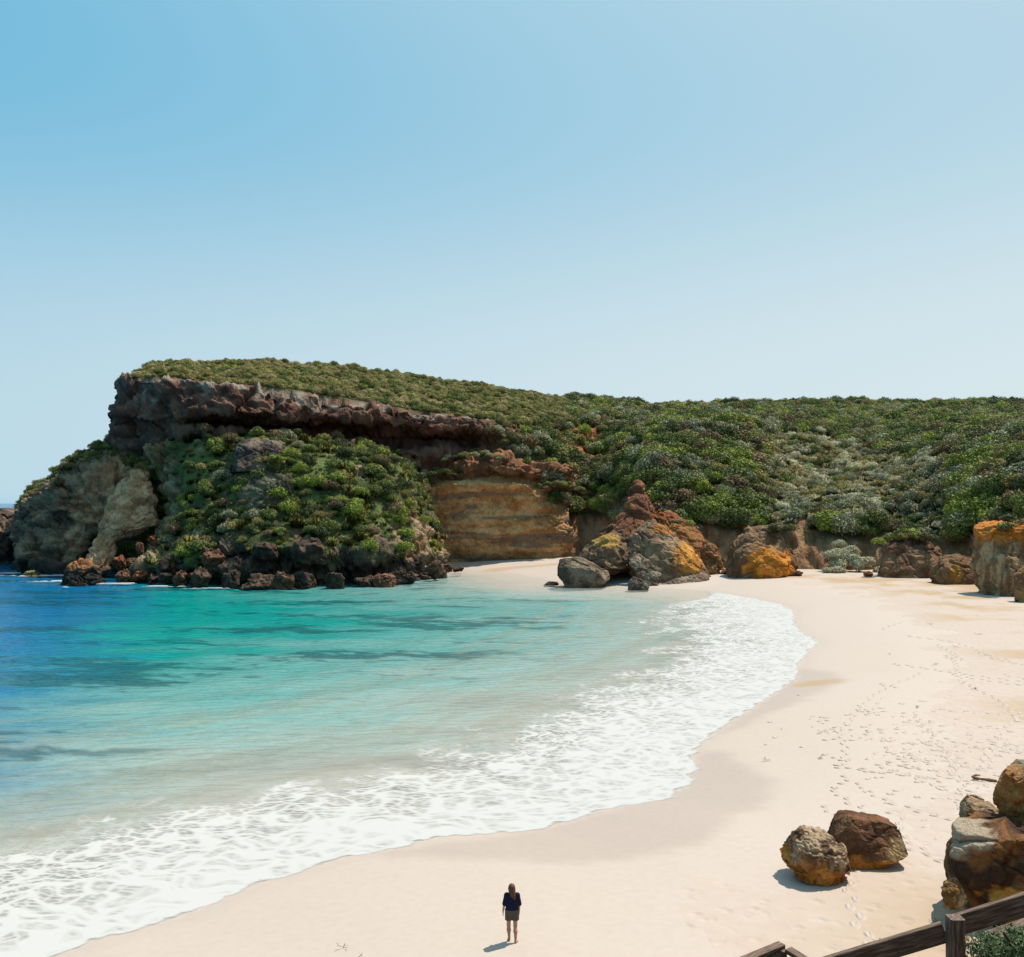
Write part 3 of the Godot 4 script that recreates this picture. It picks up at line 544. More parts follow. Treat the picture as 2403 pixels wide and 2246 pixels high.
func build_sea() -> void:
	var xs := PackedFloat32Array()
	var x := -150.0
	while x < 46.0:
		xs.append(x)
		x += 0.55 if x > -60.0 else 0.9
	var zs := PackedFloat32Array()
	var z := 20.0
	while z < 216.0:
		zs.append(-z)
		z += 0.28 + z * 0.003
	var w := xs.size()
	var h := zs.size()
	var g := {"w": w, "h": h}
	var p := PackedVector3Array()
	var c := PackedColorArray()
	var uv := PackedVector2Array()
	p.resize(w * h); c.resize(w * h); uv.resize(w * h)
	for j in h:
		for i in w:
			var q := Vector3(xs[i], 0, zs[j])
			var s := -shore_distance(q.x, q.z)
			var open_ := ss(2.0, 25.0, s)
			# swell lines run along the shore, chop on top
			var swell := sin(s * 0.75 + 2.2 * lo(q, 0.03) * 3.0) * 0.055
			q.y = open_ * (swell + 0.10 * nf.get_noise_3dv(Vector3(q.x * 0.12, 0, q.z * 0.3)) + 0.05 * nf.get_noise_3dv(Vector3(q.x * 0.5, 7, q.z * 1.1)))
			p[j * w + i] = q
			c[j * w + i] = water_color(q.x, q.z, maxf(s, 0.0))
			uv[j * w + i] = Vector2(q.x, q.z)
	g.p = p; g.c = c; g.uv = uv
	tag(obj("sea", grid_mesh(g), M.water), "turquoise water of the cove, clear in the shallows and blue further out", "sea", "", "structure")
	# mats of weed that stand up close under the surface
	var kx := 300
	var kz := 260
	var kp := PackedVector3Array()
	var kc := PackedColorArray()
	for j in kz:
		for i in kx:
			var q := Vector3(lerpf(-125.0, 10.0, float(i) / (kx - 1)), -0.32, lerpf(-34.0, -186.0, float(j) / (kz - 1)))
			var s := -shore_distance(q.x, q.z)
			var wd := weed(q) * ss(14.0, 34.0, s + 0.35 * maxf(0.0, -q.x - 8.0)) * ss(3.0, 9.0, s)
			q.y += 0.1 * fb(q, 0.4)
			kp.append(q)
			kc.append(tone(q, Color(0.018, 0.022, 0.014), Color(0.05, 0.035, 0.022), 0.3))
			kc[kc.size() - 1].a = wd * 0.9
	tag(obj("seaweed_bed", mesh_of(kp, normals(kp, kx, kz), kc, grid_index(kx, kz)), M.foam), "dark weed beds showing through the turquoise water", "seaweed", "", "stuff")
	# open sea beyond, in rings of strips out to the horizon
	var st := SurfaceTool.new()
	st.begin(Mesh.PRIMITIVE_TRIANGLES)
	var deep := Color(0.007, 0.117, 0.258, 0.9)
	var R := [[-9000.0, -150.0, -216.0, -20.0], [-9000.0, 9000.0, -9000.0, -216.0], [-9000.0, -150.0, -20.0, 600.0]]
	for r in R:
		var nx := 40
		var nz := 60
		for a in nx:
			for b in nz:
				var fx0: float = r[0] + (r[1] - r[0]) * (1.0 - pow(1.0 - float(a) / nx, 3.0))
				var fx1: float = r[0] + (r[1] - r[0]) * (1.0 - pow(1.0 - float(a + 1) / nx, 3.0))
				if r[1] > 0.0:
					fx0 = r[0] + (r[1] - r[0]) * a / nx
					fx1 = r[0] + (r[1] - r[0]) * (a + 1) / nx
				var fz0: float = r[3] + (r[2] - r[3]) * pow(float(b) / nz, 2.5)
				var fz1: float = r[3] + (r[2] - r[3]) * pow(float(b + 1) / nz, 2.5)
				var q := [Vector3(fx0, 0, fz0), Vector3(fx1, 0, fz0), Vector3(fx0, 0, fz1), Vector3(fx1, 0, fz1)]
				for k in [0, 2, 1, 1, 2, 3]:
					st.set_normal(Vector3.UP)
					st.set_color(deep)
					st.set_uv(Vector2(q[k].x, q[k].z))
					st.add_vertex(q[k])
	st.index()
	tag(obj("open_sea", st.commit(), M.water), "deep blue open sea on the horizon past the headland", "sea", "", "structure")
	var bed := PlaneMesh.new()
	bed.size = Vector2(18000, 18000)
	var bo := obj("deep_seabed", bed, plain(Color(0.018, 0.037, 0.043), 1.0))
	bo.position = Vector3(0, -7.0, 0)
	tag(bo, "dark floor of the open sea", "seabed", "", "structure")

func along(line: PackedVector2Array, t: float) -> Vector2:
	# by share of the length
	var total := 0.0
	for i in line.size() - 1: total += line[i].distance_to(line[i + 1])
	var want := t * total
	for i in line.size() - 1:
		var l := line[i].distance_to(line[i + 1])
		if want <= l or i == line.size() - 2:
			return line[i].lerp(line[i + 1], clampf(want / l, 0.0, 1.0))
		want -= l
	return line[line.size() - 1]

func build_foam() -> void:
	# lace of foam between the line of the wash and its outer edge
	var nw := 900
	var nh := 150
	var sh := PackedVector2Array()
	for i in 31: sh.append(shore[i])
	var p := PackedVector3Array()
	var c := PackedColorArray()
	p.resize(nw * nh); c.resize(nw * nh)
	for i in nw:
		var t := float(i) / (nw - 1)
		# more samples near the camera
		t = pow(t, 1.5)
		var a := along(sh, t)
		var b := along(foam_edge, t)
		var dir := (b - a).normalized()
		b += dir * 5.0
		var wide := a.distance_to(b)
		a -= dir * 0.55
		for j in nh:
			var f := float(j) / (nh - 1)
			var q2 := a.lerp(b, f)
			var q := Vector3(q2.x, 0, q2.y)
			var e := f * wide           # metres from the edge
			var warp := Vector3(lo(q, 0.3), 0, lo(q + Vector3(17, 0, 5), 0.3)) * 1.2
			var edge := 0.55 + 0.45 * lo(q, 0.5) + 0.25 * fb(q, 1.6)
			var solid := ss(edge - 0.12, edge + 0.12, e) # nothing landward of the ragged wash line
			# 0 at the wash line, 1 at the outer edge, ragged
			var out_ := clampf((e - 0.6) / (wide - 5.0), 0.0, 1.5) + 0.30 * lo(q, 0.14) + 0.22 * fb(q, 0.5)
			# foam drawn out into a net: bright lines round the holes, thinner and wider meshed outwards
			var thick := lerpf(0.66, 0.14, clampf(out_, 0.0, 1.0)) * (1.0 + 0.9 * fb(q, 0.35))
			var net1 := 1.0 - ss(thick * 0.35, thick, nc.get_noise_3dv((q + warp) * Vector3(0.75, 1, 1.25)) + 1.0)
			var net2 := 1.0 - ss(thick * 0.3, thick * 0.95, nc.get_noise_3dv((q + warp * 0.5) * Vector3(2.1, 1, 3.6) + Vector3(9, 0, 3)) + 1.0)
			var al := maxf(net1, net2 * 0.9) * (1.0 - ss(0.80, 1.12, out_))
			al = maxf(al, lerpf(0.78, 0.0, ss(0.15, 1.15, out_)) * (0.85 + 0.55 * fb(q, 1.1)))    # thin film between
			al = maxf(al, 1.0 - ss(0.10, 0.45, absf(e - edge - 0.10)))  # bright rim of the wash
			al = clampf(al, 0.0, 1.0) * solid
			al *= ss(0.0, 0.05, 1.0 - f)
			al *= 1.0 - ss(0.95, 1.0, t)
			q.y = maxf(0.0, ground_at(q.x, q.z)) + 0.010 + 0.009 * al
			p[j * nw + i] = q
			c[j * nw + i] = Color(0.475, 0.47, 0.46, al * 0.88)
	var n := normals(p, nw, nh)
	# the far end of the strip runs landward on its left: keep the normals up
	for i in n.size():
		if n[i].y < 0.0: n[i] = -n[i]
	var ix := grid_index(nw, nh)
	tag(obj("sea_foam", mesh_of(p, n, c, ix), M.foam), "white lace of foam washing up the beach", "foam", "", "stuff")
	# broken water round the rocks of the headland
	var spots := [[-78.0, -160.0, 9.0, 2.2], [-66.0, -155.0, 8.0, 1.6], [-88.0, -172.0, 12.0, 2.0], [-57.0, -150.0, 7.0, 1.1], [-97.0, -178.0, 9.0, 1.6], [-48.0, -146.5, 6.0, 0.7], [-71.0, -149.0, 5.0, 0.6], [-37.0, -147.0, 5.0, 0.6]]
	for s in spots:
		var m := 60
		var pp := PackedVector3Array()
		var cc := PackedColorArray()
		for j in m:
			for i in m:
				var u := float(i) / (m - 1) * 2.0 - 1.0
				var v := 1.0 - float(j) / (m - 1) * 2.0
				var q := Vector3(s[0] + u * s[2], 0.0, s[1] + v * s[3])
				var r := Vector2(u, v).length()
				var al := ss(0.05, 0.5, 0.75 - r + 0.9 * nf.get_noise_3dv(Vector3(q.x * 0.25, 3, q.z * 0.7)) + 0.2 * ce(q, 0.9))
				al *= 1.0 - ss(0.85, 1.0, maxf(absf(u), absf(v)))
				q.y = 0.16 + 0.22 * al
				pp.append(q)
				cc.append(Color(0.52, 0.53, 0.53, al * 0.9))
		tag(obj("surf_foam", mesh_of(pp, normals(pp, m, m), cc, grid_index(m, m)), M.foam), "broken white water round the rocks at the foot of the headland", "foam", "surf at the headland", "stuff")

# ---------------------------------------------------------------- rock
func rock_push(p: Vector3, amp: float, size: float) -> float:
	var k := 1.0 / size
	var q := p + Vector3(lo(p, k), lo(p + Vector3(9, 1, 4), k), lo(p + Vector3(2, 8, 7), k)) * size * 0.30
	q.y *= 1.35
	# blocks that stand proud or back, open joints between them, twice: large and small
	var v := nv.get_noise_3dv(q * k * 0.75) * 0.62 - 0.45 * (1.0 - ss(0.0, 0.30, nc.get_noise_3dv(q * k * 0.75) + 1.0))
	v += nv.get_noise_3dv(q * k * 2.1) * 0.26 - 0.22 * (1.0 - ss(0.0, 0.30, nc.get_noise_3dv(q * k * 2.1) + 1.0))
	v += 0.55 * fb(p, k * 0.5) + 0.22 * rd(p, k * 2.0)
	if pits > 0.0:
		v -= pits * (1.0 - ss(0.1, 0.75, nd.get_noise_3dv(q * k * 3.0) + 1.0)) * ss(-0.25, 0.15, fb(p, k * 0.7))
	return amp * v

func ring_rock(levels: Array, nseg: int, rows: int, amp: float, size: float, box: float, colour: Callable, seed_: float) -> ArrayMesh:
	var w := nseg + 1
	var m := levels.size()
	var p := PackedVector3Array()
	var h := rows + 5
	p.resize(w * h)
	for j in h:
		var t := minf(float(j) / rows, 1.0) * (m - 1)
		var a := mini(int(t), m - 2)
		var f := t - a
		var l0: Array = levels[maxi(a - 1, 0)]
		var l1: Array = levels[a]
		var l2: Array = levels[a + 1]
		var l3: Array = levels[mini(a + 2, m - 1)]
		var v := []
		for k in 5: v.append(cubic_interpolate(l1[k], l2[k], l0[k], l3[k], f))
		var shrink := 1.0
		if j > rows:
			shrink = 1.0 - (j - rows) / 4.0
			v[0] += 0.10 * (j - rows) * v[4] * 0.3
		for i in w:
			var th := TAU * i / nseg
			var sx := sin(th)
			var cz := cos(th)
			sx = signf(sx) * pow(absf(sx), box)
			cz = signf(cz) * pow(absf(cz), box)
			p[j * w + i] = Vector3((v[1] + v[2]) * 0.5 + (v[2] - v[1]) * 0.53 * sx * shrink, v[0], v[3] + v[4] * cz * shrink)
	return finish_rock(p, w, h, amp, size, colour, seed_)

func finish_rock(p: PackedVector3Array, w: int, h: int, amp: float, size: float, colour: Callable, seed_: float) -> ArrayMesh:
	var n := normals(p, w, h, true)
	var c := PackedColorArray()
	c.resize(w * h)
	var off := Vector3(seed_ * 13.7, seed_ * 5.1, seed_ * 7.9)
	# broken faces: planes that cut the mass flat
	var mid0 := Vector3.ZERO
	for q in p: mid0 += q
	mid0 /= p.size()
	rng.seed = int(seed_) * 31 + 5
	for f in facets:
		var d := Vector3(rng.randfn(), absf(rng.randfn() * 0.5), rng.randfn()).normalized()
		var top_ := 0.0
		for q in p: top_ = maxf(top_, d.dot(q - mid0))
		var lim := top_ * lerpf(1.0 - facet_cut, 0.97, rng.randf())
		for k in p.size():
			var over := d.dot(p[k] - mid0) - lim
			if over > 0.0: p[k] -= d * over * 0.94
	n = normals(p, w, h, true)
	for k in w * h:
		var i := k % w
		if i == w - 1: continue
		var q := p[k]
		q += n[k] * rock_push(q + off, amp * 0.62, size)
		p[k] = q
	for j in h:
		p[j * w + w - 1] = p[j * w]
	# close the top to a point
	var mid := Vector3.ZERO
	for i in w - 1: mid += p[(h - 1) * w + i]
	mid /= w - 1
	for i in w: p[(h - 1) * w + i] = mid
	for k in w * h: c[k] = colour.call(p[k])
	for j in h: c[j * w + w - 1] = c[j * w]
	return mesh_of(p, normals(p, w, h, true), c, grid_index(w, h))

func tone(p: Vector3, a: Color, b: Color, k: float) -> Color:
	return a.lerp(b, ss(-0.28, 0.30, fb(p, k) + 0.35 * fb(p, k * 5.0)))

func patch(c: Color, p: Vector3, at: Vector3, r: Vector3, to: Color) -> Color:
	var d := ((p - at) / r).length() + 0.55 * fb(p, 2.2 / maxf(r.x, r.y))
	return c.lerp(to, 1.0 - ss(0.75, 1.1, d))

var pits := 0.0
var facets := 16
var facet_cut := 0.15
const UMBER := Color(0.085, 0.052, 0.036)
const DARKROCK := Color(0.045, 0.032, 0.026)
const GREYROCK := Color(0.20, 0.165, 0.125)
const PALEROCK := Color(0.42, 0.33, 0.22)
const OCHRE := Color(0.36, 0.20, 0.075)
const ORANGE := Color(0.56, 0.22, 0.04)
const RUST := Color(0.24, 0.075, 0.03)
const GOLD := Color(0.74, 0.43, 0.19)

func put_rock(key: String, called: String, label: String, amp: float, size: float, box: float, colour: Callable, near := false, nseg := 150, rows := 90) -> MeshInstance3D:
	var levels: Array = ROCKS[key]
	var o := obj(called, ring_rock(levels, nseg, rows, amp, size, box, colour, float(key.hash() % 97)), M.rock_near if near else M.rock)
	tag(o, label, "rock")
	return o

func build_rocks() -> void:
	var grey_brown := func(p: Vector3) -> Color: return tone(p, UMBER, GREYROCK, 0.22)
	var dark := func(p: Vector3) -> Color: return tone(p, DARKROCK, Color(0.12, 0.085, 0.06), 0.3)
	put_rock("stack_slab", "rock_stack", "leaning brown slab of the sea stack with an ochre top, beside the cave", 1.1, 4.0, 0.85, func(p: Vector3) -> Color:
		var c := tone(p, Color(0.11, 0.065, 0.042), Color(0.23, 0.145, 0.085), 0.25)
		c = patch(c, p, Vector3(16.0, 7.5, -156.0), Vector3(3.0, 1.4, 8.0), Color(0.38, 0.22, 0.06))
		return c)
	put_rock("stack_bowl", "rock_stack", "rounded dark grey rock at the seaward end of the stack", 0.55, 4.0, 0.85, func(p: Vector3) -> Color: return tone(p, Color(0.10, 0.072, 0.05), Color(0.27, 0.20, 0.135), 0.3))
	put_rock("stack_cone", "rock_stack", "tall cone shaped rock stack with one orange flank on the sand", 1.0, 4.5, 0.9, func(p: Vector3) -> Color:
		var c := tone(p, Color(0.16, 0.095, 0.055), Color(0.31, 0.205, 0.12), 0.2)
		c = patch(c, p, Vector3(30.2, 4.6, -156.0), Vector3(3.2, 3.2, 7.0), tone(p, Color(0.36, 0.15, 0.035), Color(0.66, 0.30, 0.06), 0.5))
		c = patch(c, p, Vector3(26.5, 9.3, -161.0), Vector3(2.6, 1.0, 8.0), Color(0.40, 0.15, 0.04))
		return c, false, 200, 120)
	put_rock("stack_skirt", "rock_ledge", "low pale ledge at the foot of the cone shaped stack", 0.35, 3.5, 0.8, func(p: Vector3) -> Color: return tone(p, Color(0.16, 0.10, 0.07), Color(0.34, 0.26, 0.18), 0.25))
	put_rock("stack_flank", "rock_buttress", "narrow grey rib leaning on the cave side of the cone stack", 0.6, 2.6, 0.9, func(p: Vector3) -> Color: return tone(p, Color(0.12, 0.08, 0.052), Color(0.31, 0.235, 0.16), 0.35))
	put_rock("red_spire", "rock_spire", "pointed red earth spire rising behind the stacks", 1.3, 5.0, 0.9, func(p: Vector3) -> Color: return tone(p, Color(0.16, 0.065, 0.035), Color(0.30, 0.12, 0.05), 0.16), false, 150, 110)
	put_rock("red_shoulder", "rock_shoulder", "rust red shoulder of rock under the scrub behind the cone stack", 1.2, 4.5, 0.9, func(p: Vector3) -> Color: return tone(p, RUST, Color(0.34, 0.15, 0.05), 0.2))
	put_rock("ochre_knob", "ochre_rock", "knobbly ochre rock between the cone stack and the orange block", 0.8, 2.4, 0.9, func(p: Vector3) -> Color: return tone(p, Color(0.2, 0.1, 0.045), OCHRE, 0.3))
	put_rock("tide_rock", "tide_rock", "small angular rock in the shallows before the sea cave", 0.35, 1.6, 0.85, grey_brown)
	put_rock("orange_block", "rock_block", "vivid orange rock block with a brown scrubby crown on the sand", 0.9, 4.5, 0.8, func(p: Vector3) -> Color:
		var c := tone(p, Color(0.14, 0.075, 0.04), Color(0.28, 0.16, 0.085), 0.25)
		c = patch(c, p, Vector3(43.6, 3.2, -151.5), Vector3(5.2, 3.6, 5.0), tone(p, Color(0.42, 0.14, 0.02), Color(0.72, 0.27, 0.04), 0.5))
		return c, false, 180, 110)
	put_rock("brown_block", "rock_block", "broad dull brown rock block under the overgrown bank", 0.9, 4.0, 0.75, func(p: Vector3) -> Color: return tone(p, Color(0.15, 0.075, 0.045), Color(0.30, 0.17, 0.09), 0.22))
	put_rock("ochre_block", "rock_block", "low ochre boulder next to the tall ribbed pillar", 0.7, 3.2, 0.8, func(p: Vector3) -> Color: return patch(tone(p, Color(0.16, 0.085, 0.045), Color(0.26, 0.14, 0.07), 0.3), p, Vector3(65.5, 3.6, -134.0), Vector3(1.4, 1.6, 3.0), Color(0.42, 0.22, 0.05)))
	put_rock("sand_pillar", "rock_pillar", "tall ribbed sandstone pillar with an orange top at the picture's edge", 0.7, 3.0, 0.75, func(p: Vector3) -> Color:
		var c := tone(Vector3(p.x * 2.4, p.y * 0.25, p.z * 2.4), Color(0.24, 0.13, 0.065), Color(0.50, 0.33, 0.18), 0.3)
		return c.lerp(Color(0.55, 0.19, 0.035), ss(8.0, 9.4, p.y + 1.2 * fb(p, 0.4))), false, 180, 100)
	put_rock("sand_pillar_small", "rock_pillar", "small ochre rock in front of the tall ribbed pillar", 0.4, 2.2, 0.8, func(p: Vector3) -> Color: return tone(p, Color(0.2, 0.1, 0.05), OCHRE, 0.3))
	put_rock("pale_buttress", "rock_buttress", "sunlit pale sandstone buttress above the sea cave of the headland", 1.3, 3.2, 0.85, func(p: Vector3) -> Color: return tone(p, Color(0.46, 0.235, 0.11), Color(0.68, 0.41, 0.23), 0.25), false, 170, 120)
	put_rock("spur_block", "rock_block", "squarish brown rock outcrop high on the green spur", 1.0, 3.5, 0.75, func(p: Vector3) -> Color: return tone(p, Color(0.07, 0.05, 0.04), Color(0.20, 0.15, 0.115), 0.25))
	put_rock("spur_boulder", "rock_block", "big dark boulder under moss on the slope of the spur", 1.1, 4.5, 0.85, func(p: Vector3) -> Color: return tone(p, Color(0.06, 0.05, 0.035), Color(0.15, 0.13, 0.075), 0.25))
	put_rock("sea_rock", "sea_rock", "jagged rusty topped rock standing in the surf off the point", 1.0, 3.0, 0.85, func(p: Vector3) -> Color: return Color(0.03, 0.025, 0.022).lerp(tone(p, Color(0.2, 0.075, 0.03), Color(0.36, 0.17, 0.07), 0.4), ss(2.0, 3.6, p.y + 1.4 * fb(p, 0.5))))
	put_rock("weed_rock", "sea_rock", "small yellow green weedy rock awash in white foam", 0.5, 1.6, 0.9, func(p: Vector3) -> Color: return tone(p, Color(0.05, 0.045, 0.02), Color(0.30, 0.25, 0.09), 0.7))
	put_rock("far_shelf", "rock_shelf", "low stepped rock shelf beyond the cave where the open sea shows", 1.6, 6.0, 0.8, func(p: Vector3) -> Color: return tone(p, Color(0.08, 0.055, 0.045), Color(0.24, 0.17, 0.13), 0.2))
	# on the sand below the stair
	facet_cut = 0.24
	pits = 0.9
	put_rock("beach_boulder", "beach_boulder", "pitted grey topped boulder on the sand, the nearer of the pair", 0.16, 0.7, 0.85, func(p: Vector3) -> Color:
		var c := tone(p, Color(0.11, 0.06, 0.034), Color(0.43, 0.30, 0.19), 1.3)
		return c.lerp(tone(p, Color(0.34, 0.125, 0.03), Color(0.52, 0.225, 0.05), 1.5), 1.0 - ss(1.75, 2.15, p.y + 0.5 * fb(p, 1.1) + 0.25 * (p.x - 10.1))), true, 220, 140)
	pits = 0.35
	put_rock("beach_block", "beach_boulder", "squared rust brown boulder lying behind the pitted one", 0.10, 0.95, 0.6, func(p: Vector3) -> Color:
		var c := tone(p, Color(0.10, 0.045, 0.022), Color(0.19, 0.09, 0.045), 1.2)
		c = patch(c, p, Vector3(13.4, 1.95, -31.6), Vector3(0.55, 0.6, 0.9), Color(0.44, 0.28, 0.14))
		return c.lerp(Color(0.46, 0.19, 0.04), 1.0 - ss(1.5, 1.8, p.y + 0.5 * fb(p, 1.2))), true, 220, 140)
	put_rock("great_rock", "great_rock", "massive dark orange and black rock at the foot of the stair", 0.30, 1.7, 0.75, func(p: Vector3) -> Color:
		var c := tone(p, Color(0.055, 0.028, 0.018), Color(0.22, 0.095, 0.032), 0.7)
		c = patch(c, p, Vector3(14.6, 2.5, -26.6), Vector3(0.9, 0.28, 1.5), Color(0.46, 0.22, 0.04))
		return c.lerp(Color(0.36, 0.28, 0.20), ss(3.35, 3.6, p.y + 0.4 * fb(p, 0.8) - 1.1 * maxf(0.0, p.x - 13.9))), true, 260, 170)
	put_rock("great_rock_cap", "rock_block", "black crusted orange block perched on top of the massive rock", 0.22, 0.9, 0.75, func(p: Vector3) -> Color: return tone(p, Color(0.30, 0.125, 0.035), Color(0.40, 0.2, 0.07), 1.0).lerp(tone(p, Color(0.03, 0.028, 0.022), Color(0.26, 0.22, 0.15), 2.2), ss(16.1, 16.8, p.x + 1.2 * fb(p, 0.8) + 0.8 * (p.y - 5.0))), true, 160, 100)
	put_rock("leaning_slab", "rock_slab", "thin tan slab leaning behind the massive rock", 0.12, 0.7, 0.8, func(p: Vector3) -> Color: return tone(p, Color(0.24, 0.12, 0.045), Color(0.38, 0.27, 0.17), 1.0), true, 120, 70)
	put_rock("foot_rock", "beach_stone", "small pale and ochre rock against the foot of the massive rock", 0.1, 0.5, 0.85, func(p: Vector3) -> Color: return tone(p, Color(0.18, 0.09, 0.03), Color(0.42, 0.32, 0.2), 1.4), true, 120, 70)
	pits = 0.0
	# boulders along the foot of the spur, each its own
	var shapes := []
	for k in 6: shapes.append(boulder_mesh(k))
	var cm := []
	for col in [Color(0.9, 0.8, 0.75), Color(1.5, 1.05, 0.8), Color(2.2, 1.15, 0.7), Color(0.65, 0.6, 0.6)]:
		var m: StandardMaterial3D = M.rock.duplicate()
		m.albedo_color = Color(col.r, col.g, col.b).linear_to_srgb()
		cm.append(m)
	var where := ["in the surf below the cave", "at the seaward foot of the spur", "at the foot of the spur's middle", "at the sandy end of the spur"]
	var k := 0
	for r in FOOT_ROCKS:
		var o := MeshInstance3D.new()
		o.name = numbered("foot_boulder")
		o.mesh = shapes[k % 6]
		var mi: int = [2, 1, 2, 1, 0, 2, 0, 3, 1, 0][k % 10]
		if k >= 13: mi = [0, 3, 0, 1][k % 4]
		o.material_override = cm[mi]
		add_child(o, true)
		var hh: float = r[4]
		if k >= 13 and k < 22:
			hh *= [0.6, 0.85, 0.5, 0.75][k % 4]
			r = [r[0] + sin(k * 5.0), r[1], r[2] + 1.5 * cos(k * 3.0), r[3] * [0.9, 0.65, 1.1, 0.8][k % 4], hh]
		o.position = Vector3(r[0], r[1] + hh * 0.42, r[2])
		o.scale = Vector3(r[3] * 0.56, hh * 0.6, r[3] * 0.55)
		o.rotation.y = k * 2.4
		var zone := 0 if r[0] < -62.0 else (1 if r[0] < -45.0 else (2 if r[0] < -22.0 else 3))
		var look: String = ["dark brown", "tan brown", "rusty", "near black"][mi]
		var sz := "large" if r[3] * hh > 16.0 else ("upright" if hh > r[3] else "small")
		tag(o, "%s %s boulder %s" % [sz, look, where[zone]], "boulder", "boulders along the foot of the spur")
		k += 1
	var stone_at := ["beside the orange block", "left of the broad brown block", "before the low ochre boulder", "at the waterline by the cave stack", "between knob and orange block", "under the broad brown block", "below the ribbed pillar"]
	k = 0
	for r in BEACH_STONES:
		var o := MeshInstance3D.new()
		o.name = numbered("beach_stone")
		o.mesh = shapes[(k + 2) % 6]
		o.material_override = cm[[1, 2, 1, 3, 1, 2, 0][k]]
		add_child(o, true)
		o.position = Vector3(r[0], maxf(ground_at(r[0], r[2]), -0.1) + r[4] * 0.3, r[2])
		o.scale = Vector3(r[3] * 0.55, r[4] * 0.62, r[3] * 0.5)
		o.rotation.y = k * 1.7
		tag(o, "small stone on the sand " + stone_at[k], "stone", "loose stones on the sand")
		k += 1

func boulder_mesh(seed_: int) -> ArrayMesh:
	# unit boulder with flat faces knocked off
	rng.seed = 900 + seed_
	var planes := []
	for i in 10:
		planes.append([Vector3(rng.randfn(), rng.randfn(), rng.randfn()).normalized(), rng.randf_range(0.5, 0.86)])
	var w := 49
	var h := 27
	var p := PackedVector3Array()
	var c := PackedColorArray()
	p.resize(w * h)
	for j in h:
		var ph := -PI / 2 + PI * j / (h - 1)
		for i in w:
			var th := TAU * i / (w - 1)
			var d := Vector3(sin(th) * cos(ph), sin(ph), cos(th) * cos(ph))
			var r := 1.05
			for q in planes:
				var t: float = d.dot(q[0])
				if t > 0.05: r = minf(r, q[1] / t)
			var s := d * 1.4 + Vector3(seed_ * 7.0, 0, 0)
			p[j * w + i] = d * (r + 0.14 * nr.get_noise_3dv(s) + 0.12 * nf.get_noise_3dv(s * 1.9) + 0.10 * nv.get_noise_3dv(s * 1.6))
	for q in p: c.append(tone(q + Vector3(seed_ * 3.0, 0, 0), Color(0.055, 0.038, 0.03), Color(0.15, 0.105, 0.075), 1.2))
	return mesh_of(p, normals(p, w, h, true), c, grid_index(w, h))

# ---------------------------------------------------------------- hill, spur, cliffs
var hill := {}
var spur := {}
var sea_cliff := {}

func column_of(g: Dictionary, k: int) -> float: return float(k % int(g.w)) / float(g.su)

